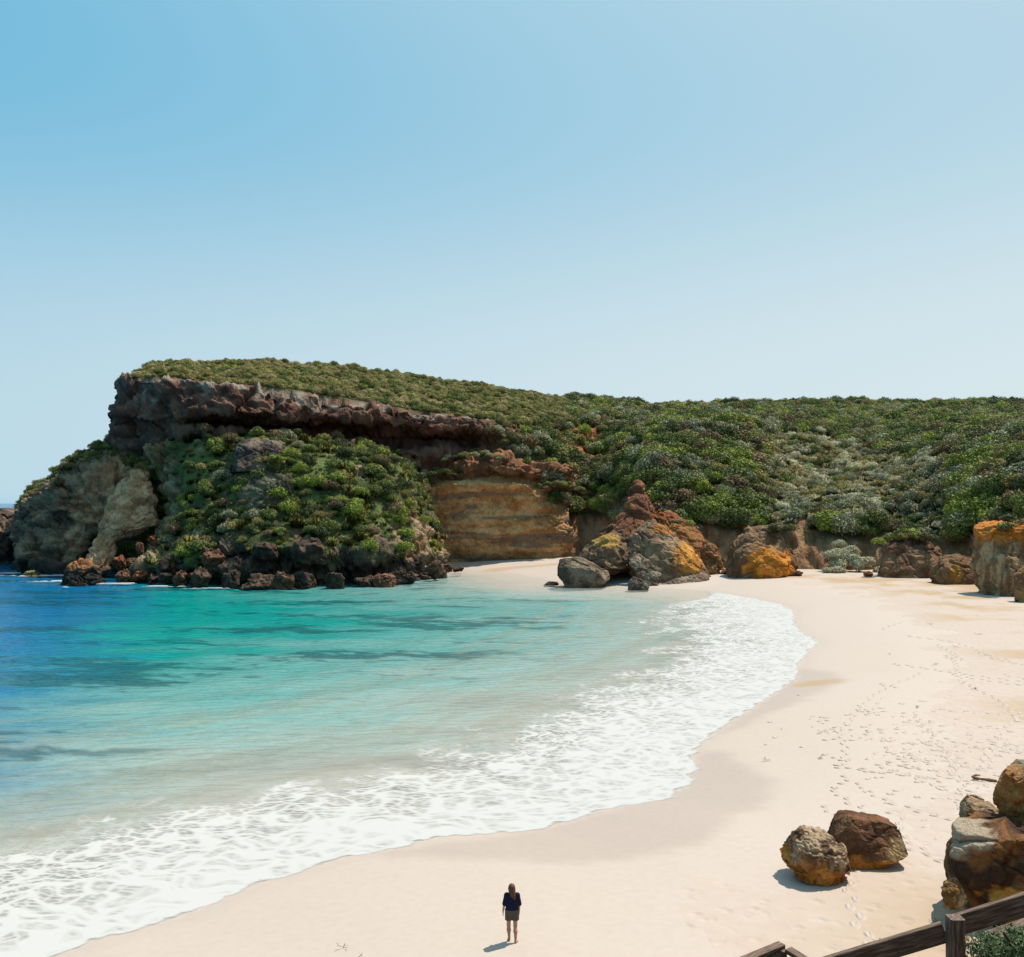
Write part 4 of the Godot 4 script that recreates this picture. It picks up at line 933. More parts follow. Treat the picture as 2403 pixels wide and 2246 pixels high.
func build_land() -> void:
	# the long hill with the overhanging cliff band under the rim of the headland
	hill = loft(HILL, 22, [3, 8, 10, 4, 10, 14, 10, 12, 12, 6])
	var n := normals(hill.p, hill.w, hill.h)
	var c := PackedColorArray()
	var rockiness := PackedFloat32Array()
	c.resize(hill.p.size())
	rockiness.resize(hill.p.size())
	var soil := Color(0.075, 0.062, 0.032)
	for k in hill.p.size():
		var q: Vector3 = hill.p[k]
		var r: float = hill.rows[k / int(hill.w)]
		var u := column_of(hill, k)
		var cl := 0.0            # cliff band
		if r > 2.4 and r < 6.12: cl = 1.0 - ss(11.0, 12.6, u + 0.7 * lo(q, 0.2))
		if u < 2.4: cl = maxf(cl, ss(0.5, 1.0, r) * (1.0 - ss(6.1, 6.3, r)))
		var red := 0.0
		if u > 10.5 and u < 16.5 and r > 2.6 and r < 6.4:
			red = ss(0.10, 0.30, 0.9 * fb(q, 0.10) + 0.55 * fb(q, 0.35) + 0.60 - absf(u - 13.7) * 0.17 - absf(r - 5.0) * 0.26)
		var bank := 0.0
		if r < 2.2 and u > 15.0: bank = ss(0.35, 0.0, (r - 1.55) + 0.5 * lo(q, 0.12))
		if r < 2.2 and u > 9.5 and u <= 15.0: bank = 1.0
		var push := 0.9 * fb(q, 0.05) * (1.0 - cl)
		if cl > 0.0: push += cl * rock_push(Vector3(q.x, q.y * 1.25, q.z), 1.7, 5.5)
		push += maxf(red, bank) * rock_push(q, 1.3, 5.0)
		hill.p[k] = q + n[k] * push
		var col := tone(q, soil, Color(0.10, 0.085, 0.045), 0.08)
		var crag := tone(Vector3(q.x * 0.8, q.y * 1.6, q.z * 0.8), Color(0.095, 0.042, 0.030), Color(0.215, 0.108, 0.074), 0.2)
		crag = crag.lerp(Color(0.29, 0.225, 0.175), cl * ss(5.55, 5.8, r + 0.9 * fb(q, 0.3)) * ss(-0.12, 0.12, fb(q, 0.22)))
		col = col.lerp(crag, cl)
		col = col.lerp(tone(q, Color(0.30, 0.095, 0.03), Color(0.40, 0.17, 0.07), 0.2), red * (1.0 - cl))
		col = col.lerp(tone(q, Color(0.26, 0.12, 0.055), Color(0.42, 0.235, 0.12), 0.2), bank)
		c[k] = col
		rockiness[k] = maxf(maxf(cl, red * 0.80), bank)
	hill.c = c
	hill.rock = rockiness
	tag(obj("hill", grid_mesh(hill), M.rock), "long scrub covered hill with a dark overhanging cliff band under the headland rim", "hill", "", "structure")
	# green spur of fallen ground below the cliff
	spur = loft(SPUR, 30, [4, 14, 18, 18, 16, 14])
	n = normals(spur.p, spur.w, spur.h)
	c = PackedColorArray()
	rockiness = PackedFloat32Array()
	c.resize(spur.p.size())
	rockiness.resize(spur.p.size())
	for k in spur.p.size():
		var q: Vector3 = spur.p[k]
		var r: float = spur.rows[k / int(spur.w)]
		var u := column_of(spur, k)
		var base := 1.0 - ss(1.85, 2.35, r + 0.9 * fb(q, 0.12))
		var scar := ss(0.0, 0.25, fb(q, 0.11) - 0.20 + 0.7 * ss(6.6, 7.8, u) * (1.0 - ss(2.6, 3.9, r)))
		var left_ := (1.0 - ss(0.7, 1.5, u + 0.6 * lo(q, 0.2))) * 0.9
		var rk := clampf(base + left_ + 0.8 * scar, 0.0, 1.0)
		spur.p[k] = q + n[k] * (1.1 * fb(q, 0.07) + rk * rock_push(q, 2.4, 4.5))
		var col := tone(q, Color(0.06, 0.07, 0.025), Color(0.12, 0.15, 0.045), 0.1)
		col = col.lerp(tone(q, Color(0.24, 0.13, 0.07), Color(0.40, 0.28, 0.17), 0.25), maxf(scar, left_ * 0.9))
		col = col.lerp(tone(q, Color(0.045, 0.032, 0.027), Color(0.14, 0.095, 0.07), 0.28), base)
		c[k] = col
		rockiness[k] = rk
	spur.c = c
	spur.rock = rockiness
	tag(obj("spur", grid_mesh(spur), M.rock), "steep green spur of fallen ground on dark rocks below the headland cliff", "hill", "", "structure")
	# golden wall behind the little beach: flat beds, each a slightly different depth
	var wall := loft(WALL, 40, [4, 20, 18, 18, 8, 10, 10, 8])
	n = normals(wall.p, wall.w, wall.h)
	c = PackedColorArray()
	c.resize(wall.p.size())
	for k in wall.p.size():
		var q: Vector3 = wall.p[k]
		var r: float = wall.rows[k / int(wall.w)]
		var bed := lo(Vector3(q.x * 0.03, q.y * 0.7 + 0.6 * fb(q, 0.06), 0), 1.0)
		var upper := ss(4.9, 5.3, r)
		wall.p[k] = q + n[k] * (0.5 * bed + 0.9 * fb(q, 0.10) + rock_push(Vector3(q.x * 0.7, q.y * 1.6, q.z), lerpf(0.55, 1.2, upper), 4.0))
		var col := tone(Vector3(q.x * 0.6, q.y * 1.5, q.z * 0.6), Color(0.50, 0.22, 0.08), GOLD, 0.2)
		col = col.lerp(Color(0.24, 0.155, 0.105), 0.8 * ss(0.14, 0.34, lo(Vector3(q.x * 0.03, q.y * 0.5 + 3.0, 1.0), 1.0) + 0.3 * fb(q, 0.3)))
		col = col.lerp(tone(q, Color(0.15, 0.065, 0.035), Color(0.30, 0.13, 0.06), 0.25), upper)
		c[k] = col
	wall.c = c
	tag(obj("cliff_wall", grid_mesh(wall), M.rock), "golden bedded sandstone wall behind the small beach, red at the top", "cliff", "", "structure")
	# dark cliff with the sea cave
	sea_cliff = loft(SEACLIFF, 34, [4, 12, 16, 18, 14, 10, 8])
	n = normals(sea_cliff.p, sea_cliff.w, sea_cliff.h)
	c = PackedColorArray()
	rockiness = PackedFloat32Array()
	c.resize(sea_cliff.p.size())
	rockiness.resize(sea_cliff.p.size())
	for k in sea_cliff.p.size():
		var q: Vector3 = sea_cliff.p[k]
		var r: float = sea_cliff.rows[k / int(sea_cliff.w)]
		var u := column_of(sea_cliff, k)
		sea_cliff.p[k] = q + n[k] * (rock_push(Vector3(q.x, q.y * 1.5, q.z), 1.5, 6.0))
		var col := tone(Vector3(q.x * 0.5, q.y * 1.8, q.z * 0.5), Color(0.115, 0.068, 0.042), Color(0.30, 0.19, 0.11), 0.2)
		col = col.lerp(tone(q, Color(0.22, 0.10, 0.05), Color(0.34, 0.17, 0.08), 0.2), ss(4.6, 5.6, u + 0.7 * lo(q, 0.15)) * ss(2.6, 3.6, r))
		col = patch(col, q, Vector3(-79.0, 10.0, -178.0), Vector3(9.0, 12.0, 20.0), tone(q, Color(0.34, 0.165, 0.085), Color(0.53, 0.31, 0.17), 0.2))
		col = col.lerp(Color(0.035, 0.03, 0.026), 1.0 - ss(1.2, 3.6, q.y + 1.6 * fb(q, 0.2)))   # tide stain
		c[k] = col
		rockiness[k] = 1.0 if r < 5.0 + 0.8 * lo(q, 0.15) else 0.0
		if u > 5.2: rockiness[k] = maxf(rockiness[k], ss(-0.15, 0.05, fb(q, 0.16)))
	sea_cliff.c = c
	sea_cliff.rock = rockiness
	tag(obj("sea_cliff", grid_mesh(sea_cliff), M.rock), "shadowed sea cliff with a low cave at the tip of the headland", "cliff", "", "structure")
	# the hillside that carries the stair and the viewer
	var side := PackedVector3Array()
	var sc := PackedColorArray()
	var w := 60
	var h := 60
	for j in h:
		for i in w:
			var x := lerpf(-60.0, 70.0, float(i) / (w - 1))
			var z := lerpf(-24.0, 60.0, 1.0 - float(j) / (h - 1))
			var y := 0.0
			var run := -z - 2.0 + 0.10 * maxf(-x, 0.0)          # metres out from the viewer's terrace
			if x > 2.6: run -= minf((x - 2.6) * 2.5, 5.5)
			if run > 0.0: y = 11.6 - run * 1.05
			else: y = 11.6 - run * 0.62  # unseen rise behind the viewer, added to cut sky light and deepen shade ahead
			y = maxf(y, -1.0)
			y += 0.25 * fb(Vector3(x, 0, z), 0.25) * ss(0.0, 4.0, absf(run))
			side.append(Vector3(x, minf(y, 34.0), z))
			sc.append(tone(Vector3(x, y, z), Color(0.13, 0.09, 0.05), Color(0.25, 0.18, 0.11), 0.2))
	var sg := {"p": side, "w": w, "h": h, "c": sc}
	tag(obj("hillside", grid_mesh(sg), M.soil), "sandy hillside under the timber stair and the viewer", "hill", "", "structure")

# ---------------------------------------------------------------- plants
func shrub_mesh(seed_: int, leaves: int, leaf: float, tall: float, lobes: int, slim := 0.55) -> ArrayMesh:
	# a crown of leaf sprays spread through a few overlapping lobes, about one metre in radius, foot at 0
	rng.seed = 4000 + seed_
	var lobe := []
	for i in lobes:
		var a := TAU * i / lobes + rng.randf() * 0.9
		var r := 0.0 if i == 0 else rng.randf_range(0.3, 0.6)
		lobe.append([Vector3(cos(a) * r, tall * (rng.randf_range(0.28, 0.5) + (0.6 - r) * rng.randf_range(0.2, 0.9)) if i else tall * 0.72, sin(a) * r), rng.randf_range(0.32, 0.50)])
	var p := PackedVector3Array()
	var n := PackedVector3Array()
	var c := PackedColorArray()
	var ix := PackedInt32Array()
	for i in leaves:
		var l: Array = lobe[rng.randi() % lobes]
		var d := Vector3(rng.randfn(), rng.randfn() * 0.9 + 0.35, rng.randfn()).normalized()
		var rr: float = l[1] * pow(rng.randf(), 0.28)
		var at: Vector3 = l[0] + Vector3(d.x, d.y * tall * 0.95, d.z) * rr
		if at.y < 0.02: at.y = rng.randf() * 0.15
		var out_ := (d + Vector3(rng.randfn(), rng.randfn(), rng.randfn()) * 0.5).normalized()
		var side := out_.cross(Vector3(rng.randfn(), rng.randfn(), rng.randfn())).normalized()
		var up := side.cross(out_)
		var sz := leaf * rng.randf_range(0.6, 1.35)
		var b := p.size()
		var tip := at + up * sz + out_ * sz * 0.25
		p.append(at - up * sz * 0.8); p.append(at + side * sz * slim); p.append(tip); p.append(at - side * sz * slim)
		var k := rng.randf_range(0.72, 1.3)
		var col := Color(k * rng.randf_range(0.92, 1.1), k, k * rng.randf_range(0.85, 1.1))
		for m in 4:
			n.append(out_)
			c.append(col)
		# clockwise seen from outside
		var nn := (p[b + 1] - p[b]).cross(p[b + 2] - p[b])
		if nn.dot(out_) > 0.0: ix.append_array([b, b + 2, b + 1, b, b + 3, b + 2])
		else: ix.append_array([b, b + 1, b + 2, b, b + 2, b + 3])
	return mesh_of(p, n, c, ix)

func tussock_mesh(seed_: int, blades: int) -> ArrayMesh:
	rng.seed = 5200 + seed_
	var p := PackedVector3Array()
	var n := PackedVector3Array()
	var c := PackedColorArray()
	var ix := PackedInt32Array()
	for i in blades:
		var a := rng.randf() * TAU
		var r := sqrt(rng.randf()) * 0.55
		var root := Vector3(cos(a) * r, 0, sin(a) * r)
		var lean := Vector3(cos(a), 0, sin(a)) * rng.randf_range(0.1, 0.55) + Vector3(rng.randfn(), 0, rng.randfn()) * 0.12
		var hgt := rng.randf_range(0.5, 1.0)
		var side := lean.cross(Vector3.UP).normalized() * rng.randf_range(0.035, 0.06)
		var b := p.size()
		var mid := root + lean * 0.45 + Vector3.UP * hgt * 0.6
		p.append(root - side); p.append(root + side); p.append(mid + side); p.append(mid - side); p.append(root + lean + Vector3.UP * hgt)
		var face := (Vector3.UP * 0.5 + lean.normalized()).normalized()
		var k := rng.randf_range(0.75, 1.25)
		for m in 5:
			n.append(face)
			c.append(Color(k, k, k * rng.randf_range(0.9, 1.05)))
		ix.append_array([b, b + 2, b + 1, b, b + 3, b + 2, b + 3, b + 4, b + 2])
	return mesh_of(p, n, c, ix)

func stem_mesh() -> ArrayMesh:
	# short forked trunk
	var st := SurfaceTool.new()
	st.begin(Mesh.PRIMITIVE_TRIANGLES)
	var forks := [[Vector3(0, -0.4, 0), Vector3(0.03, 0.25, 0.02), 0.09, 0.06], [Vector3(0.03, 0.22, 0.02), Vector3(0.32, 0.62, 0.1), 0.055, 0.02], [Vector3(0.03, 0.22, 0.02), Vector3(-0.26, 0.66, -0.14), 0.05, 0.02], [Vector3(0.02, 0.2, 0.02), Vector3(0.02, 0.75, 0.26), 0.045, 0.015]]
	for f in forks:
		var a: Vector3 = f[0]
		var b: Vector3 = f[1]
		var ax := (b - a).normalized()
		var s := ax.cross(Vector3(0.3, 0.1, 1)).normalized()
		var t := ax.cross(s)
		for k in 7:
			var d0 := s * cos(TAU * k / 7.0) + t * sin(TAU * k / 7.0)
			var d1 := s * cos(TAU * (k + 1) / 7.0) + t * sin(TAU * (k + 1) / 7.0)
			var q := [a + d0 * f[2], a + d1 * f[2], b + d0 * f[3], b + d1 * f[3]]
			var nn := [d0, d1, d0, d1]
			for i in [0, 2, 1, 1, 2, 3]:
				st.set_normal(nn[i])
				st.add_vertex(q[i])
	return st.commit()

const G_DARK := Color(0.062, 0.076, 0.024)
const G_MID := Color(0.125, 0.145, 0.034)
const G_BRIGHT := Color(0.235, 0.265, 0.04)
const G_GREY := Color(0.26, 0.25, 0.145)
const G_OLIVE := Color(0.25, 0.205, 0.065)
const G_TAN := Color(0.37, 0.295, 0.135)
const G_BROWN := Color(0.185, 0.12, 0.058)
const G_SILVER := Color(0.48, 0.445, 0.29)

func veg_color(q: Vector3, zone: String) -> Color:
	var v := lo(q, 0.035)
	var a := fb(q + Vector3(50, 0, 20), 0.09)
	var r := rng.randf()
	var c: Color
	match zone:
		"top":
			c = G_OLIVE.lerp(G_TAN, ss(-0.2, 0.35, a))
			if r < 0.22: c = G_MID
			elif r < 0.34: c = G_DARK.lerp(G_MID, 0.5)
			elif r < 0.42: c = G_BRIGHT.lerp(G_OLIVE, 0.4)
		"pale":
			c = G_TAN.lerp(G_GREY, ss(-0.25, 0.2, a))
			if r < 0.28: c = G_SILVER
			elif r < 0.45: c = G_OLIVE
			elif r < 0.58: c = G_MID
		"spur":
			c = G_MID.lerp(G_BRIGHT, ss(-0.12, 0.3, a))
			if r < 0.18: c = G_DARK
			elif r < 0.30: c = G_OLIVE
			elif r < 0.38: c = G_GREY
			elif r < 0.46: c = G_BROWN
		_:
			c = G_DARK.lerp(G_MID, ss(-0.25, 0.2, a)).lerp(G_BRIGHT, 0.75 * ss(0.1, 0.4, v))
			if r < 0.13: c = G_GREY
			elif r < 0.26: c = G_OLIVE
			elif r < 0.34: c = G_BROWN
			elif r < 0.42: c = G_BRIGHT
	var k := rng.randf_range(0.9, 1.4)
	return Color(c.r * k, c.g * k, c.b * k)

var batches := {}
func add_copy(kind: String, t: Transform3D, c: Color) -> void:
	if not batches.has(kind): batches[kind] = [[], []]
	batches[kind][0].append(t)
	batches[kind][1].append(c)

func placed(at: Vector3, s: float, squash: float) -> Transform3D:
	var b := Basis.from_euler(Vector3(rng.randf_range(-0.15, 0.15), rng.randf() * TAU, rng.randf_range(-0.15, 0.15)))
	return Transform3D(b.scaled_local(Vector3(s, s * squash, s)), at)

var single_spots := []
func scatter(g: Dictionary, zone_of: Callable, seed_: int) -> void:
	rng.seed = seed_
	var w: int = g.w
	for j in int(g.h) - 1:
		for i in w - 1:
			var k := j * w + i
			if g.rock[k] > 0.85: continue
			var a: Vector3 = g.p[k]
			var b: Vector3 = g.p[k + 1]
			var d: Vector3 = g.p[k + w]
			var nn := (b - a).cross(d - a)
			var area := nn.length()
			var r: float = g.rows[j]
			var z: Array = zone_of.call(a, r, float(i) / float(g.su))
			if z.is_empty(): continue
			var want: float = area * z[1] * (1.0 - g.rock[k])
			while want > 0.0:
				if rng.randf() < want:
					var at := a + (b - a) * rng.randf() + (d - a) * rng.randf()
					var s: float = lerpf(z[2], z[3], pow(rng.randf(), 2.6))
					var col := veg_color(at, z[0])
					if z[4] > 0.0 and rng.randf() < z[4]:
						add_copy("tussock", placed(at - Vector3.UP * 0.1, s * 0.75, 1.0), (col.lerp(Color(0.40, 0.37, 0.22), 0.6) if z[0] == "pale" else col.lerp(Color(0.27, 0.29, 0.075), 0.6)))
					else:
						if s > z[3] * 0.72 and z.size() > 5: single_spots.append([at, s, col, z[5], r])
						else: add_copy(("bush_%d" if s > 1.25 else "scrub_%d") % (rng.randi() % 4), placed(at - Vector3.UP * s * 0.15, s, rng.randf_range(0.75, 1.2)), col)
				want -= 1.0

func colour_word(c: Color) -> String:
	if c.g < 0.1: return "dark green"
	if c.b > 0.1 and c.g > 0.18: return "grey green"
	if c.g > 0.2 and c.g > c.r * 1.05: return "bright green"
	if c.r > c.g: return "brownish"
	if c.r > c.g * 0.92: return "olive"
	return "mid green"

func build_plants() -> void:
	for k in 4: M["scrub_%d" % k] = shrub_mesh(k, 460, 0.115, [0.85, 1.0, 0.75, 0.9][k], 7)
	for k in 4: M["bush_%d" % k] = shrub_mesh(30 + k, 1500, 0.07, [0.9, 1.0, 0.8, 1.1][k], 10)
	M["tussock"] = tussock_mesh(0, 70)
	scatter(hill, func(q: Vector3, r: float, u: float) -> Array:
		if r > 9.95: return []
		if u < 1.6: return []
		if r > 6.15 and u < 13.5: return ["top", 1.3, 0.35, 1.7, 0.08]
		if r > 8.0: return ["slope", 0.34, 0.7, 3.8, 0.02]
		if q.x > 48.0 and q.x < 92.0 and u > 20.0 and u < 25.5 and r > 1.9 and r < 6.2 + 1.2 * lo(q, 0.04) and lo(q, 0.03) > -0.30 - 0.15 * (2.5 - absf(u - 22.6)): return ["pale", 1.1, 0.4, 2.6, 0.5, "on the pale grassy slope"]
		var size := 3.2 if u > 12.0 else 2.3
		var where := "on the slope behind the sea stacks" if u < 18.0 else ("on the slope above the orange block" if u < 22.0 else "on the hill above the ribbed pillar")
		if u <= 12.0: where = "in the shaded gully under the cliff rim"
		if r > 5.2: return ["slope", 0.62, 0.5, size + 0.4, 0.03]
		return ["slope", 0.85, 0.4, size + 0.4, 0.04, where], 71)
	scatter(spur, func(q: Vector3, r: float, u: float) -> Array:
		if r < 1.7: return []
		return ["spur", 0.62, 0.4, 2.5, 0.40, "near the top of the green spur" if r > 4.0 else ("above the rocks of the green spur" if r < 3.0 else "on the flank of the green spur")], 72)
	scatter(sea_cliff, func(q: Vector3, r: float, u: float) -> Array:
		if r > 6.9: return []
		return ["slope", 0.55, 0.45, 1.6, 0.1, "on the seaward shoulder above the cave"], 73)
	# growth on the flat tops of the big blocks
	rng.seed = 74
	for t in [[Vector3(45.6, 9.6, -158.5), 3.6, 1.4, 26, "slope"], [Vector3(66.0, 8.6, -152.0), 3.8, 1.6, 30, "slope"], [Vector3(69.5, 11.3, -124.0), 3.6, 1.6, 34, "slope"], [Vector3(68.0, 5.4, -139.5), 2.6, 0.9, 16, "pale"], [Vector3(-43.5, 22.0, -168.0), 3.6, 1.2, 24, "spur"], [Vector3(-48.0, 25.6, -176.0), 3.2, 1.0, 14, "pale"], [Vector3(-73.0, 21.0, -183.0), 3.0, 1.1, 30, "slope"], [Vector3(30.5, 10.3, -171.0), 3.2, 1.4, 22, "slope"], [Vector3(-8.0, 24.5, -203.0), 5.5, 1.5, 40, "slope"], [Vector3(-16.0, 20.5, -201.0), 4.5, 1.5, 34, "slope"], [Vector3(9.5, 18.0, -205.0), 3.6, 1.4, 34, "slope"]]:
		for i in int(t[3]):
			var o := Vector3(rng.randfn() * t[1] * 0.55, rng.randfn() * 0.25, rng.randfn() * t[1] * 0.4)
			o.y -= 0.1 * o.length_squared() / t[1] + 0.4
			add_copy("scrub_%d" % (i % 4), placed(t[0] + o, rng.randf_range(0.5, 1.0) * t[2], 0.85), veg_color(t[0] + o, t[4]))
	# largest first: each of these is a plant of its own
	single_spots.sort_custom(func(a, b): return a[1] / absf(a[0].z) > b[1] / absf(b[0].z))
	var stem := stem_mesh()
	var lm := {}
	var rich := []
	for k in 4: rich.append(shrub_mesh(20 + k, 1300, 0.075, [0.85, 1.0, 0.8, 0.9][k], 9))
	var n := 0
	var per := {}
	var reach := {}
	for s in single_spots:
		var r: Array = reach.get(s[3], [1e9, -1e9])
		reach[s[3]] = [minf(r[0], s[0].x), maxf(r[1], s[0].x)]
	for s in single_spots:
		var word := colour_word(s[2])
		var quota: int = per.get(s[3], 0)
		if quota >= 34:
			add_copy("bush_%d" % (n % 4), placed(s[0] - Vector3.UP * s[1] * 0.15, s[1], rng.randf_range(0.8, 1.15)), s[2])
			n += 1
			continue
		per[s[3]] = quota + 1
		if not lm.has(word): lm[word] = leaf_material({"dark green": G_DARK, "grey green": G_GREY, "bright green": G_BRIGHT, "brownish": G_BROWN, "olive": G_OLIVE, "mid green": G_MID}[word])
		var band := "low" if s[4] < 3.0 else ("midway" if s[4] < 4.2 else "high")
		var size_word: String = "big" if s[1] > 2.3 else ("rounded" if s[1] > 1.8 else "small")
		var span: Array = reach.get(s[3], [0.0, 1.0])
		var part: float = (float(s[0].x) - span[0]) / maxf(span[1] - span[0], 0.1)
		var side: String = ["seaward end", "seaward half", "middle", "landward half", "landward end"][clampi(int(part * 5.0), 0, 4)]
		var text := "%s %s shrub %s %s, %s" % [size_word, word, band, s[3], side]
		var o := thing("shrub", s[0] - Vector3.UP * s[1] * 0.12, text, "shrub", "shrubs " + s[3])
		obj("foliage", rich[n % 4], lm[word], o)
		obj("stem", stem, M.bark, o)
		o.scale = Vector3(s[1], s[1] * rng.randf_range(0.9, 1.25), s[1])
		o.rotation.y = rng.randf() * TAU
		n += 1
	print("single shrubs ", per)
	# the silvery bushes in the hollow of the bank
	var silver := leaf_material(G_SILVER)
	var bushy := shrub_mesh(44, 2400, 0.085, 1.0, 10)
	var where := ["at the seaward end of the hollow", "in the middle of the hollow", "beside the broad brown block"]
	var tier := ["low on the sand", "halfway up the bank", "at the upper edge"]
	rng.seed = 77
	for e in 20:
		var sx := clampf(rng.randfn() * 2.4, -4.6, 4.6)
		var rise := rng.randf() * (1.0 - pow(sx / 5.2, 2.0))
		var at := Vector3(58.6 + sx, 1.7 + rise * 4.6, -157.6 - rise * 6.5 + rng.randf_range(-0.8, 0.5))
		var size := rng.randf_range(1.0, 2.1)
		at.y -= 0.3 * size
		var o := thing("silver_bush", at, "%s silver grey bush %s %s" % ["broad" if size > 1.55 else "small", tier[0 if rise < 0.25 else (1 if rise < 0.6 else 2)], where[0 if sx < -1.2 else (1 if sx < 1.2 else 2)]], "bush", "silver bushes in the bank")
		obj("foliage", bushy, silver, o)
		obj("stem", stem, M.bark, o)
		o.scale = Vector3(size, size * rng.randf_range(0.8, 1.15), size)
		o.rotation.y = n * 1.3
		n += 1
	for kind in batches:
		var b: Array = batches[kind]
		var mm := MultiMesh.new()
		mm.transform_format = MultiMesh.TRANSFORM_3D
		mm.use_colors = true
		mm.mesh = M[kind]
		mm.instance_count = b[0].size()
		for i in b[0].size():
			mm.set_instance_transform(i, b[0][i])
			mm.set_instance_color(i, b[1][i])
		var o := MultiMeshInstance3D.new()
		o.multimesh = mm
		o.material_override = M.leaf
		o.name = numbered("grass" if kind == "tussock" else "coastal_scrub")
		add_child(o, true)
		tag(o, "tufts of coarse grass between the shrubs of hill and spur" if kind == "tussock" else "dense low coastal scrub covering hill, spur and headland top", "scrub" if kind != "tussock" else "grass", "scrub cover of the hill", "stuff")
		print(kind, " ", b[0].size())

# ---------------------------------------------------------------- stair, bush and small things near the viewer
func beam(parent: Node, called: String, a: Vector3, b: Vector3, wide: float, high: float) -> MeshInstance3D:
	# timber from a to b: wide across, high upright, edges taken off
	var l := a.distance_to(b)
	var ch := minf(wide, high) * 0.09
	var prof := []
	var hw := wide / 2
	var hh := high / 2
	for q in [[hw - ch, -hh], [hw, -hh + ch], [hw, hh - ch], [hw - ch, hh], [-hw + ch, hh], [-hw, hh - ch], [-hw, -hh + ch], [-hw + ch, -hh]]: prof.append(Vector2(q[0], q[1]))
	var st := SurfaceTool.new()
	st.begin(Mesh.PRIMITIVE_TRIANGLES)
	st.set_smooth_group(-1)
	var m := prof.size()
	for i in m:
		var p0: Vector2 = prof[i]
		var p1: Vector2 = prof[(i + 1) % m]
		var q := [Vector3(p0.x, p0.y, -l / 2), Vector3(p1.x, p1.y, -l / 2), Vector3(p0.x, p0.y, l / 2), Vector3(p1.x, p1.y, l / 2)]
		for k in [0, 1, 2, 1, 3, 2]: st.add_vertex(q[k])
	for e in [-1.0, 1.0]:
		for i in range(1, m - 1):
			var t := [prof[0], prof[i], prof[i + 1]]
			if e < 0.0: t.reverse()
			t.reverse()
			for v in t: st.add_vertex(Vector3(v.x, v.y, e * l / 2))
	st.generate_normals()
	var o := obj(called, st.commit(), M.wood, parent)
	var base: Vector3 = parent.position if parent != self else Vector3.ZERO
	var dir := (b - a).normalized()
	o.transform = Transform3D(Basis.looking_at(dir, Vector3.UP if absf(dir.y) < 0.95 else Vector3.FORWARD), (a + b) / 2 - base)
	return o

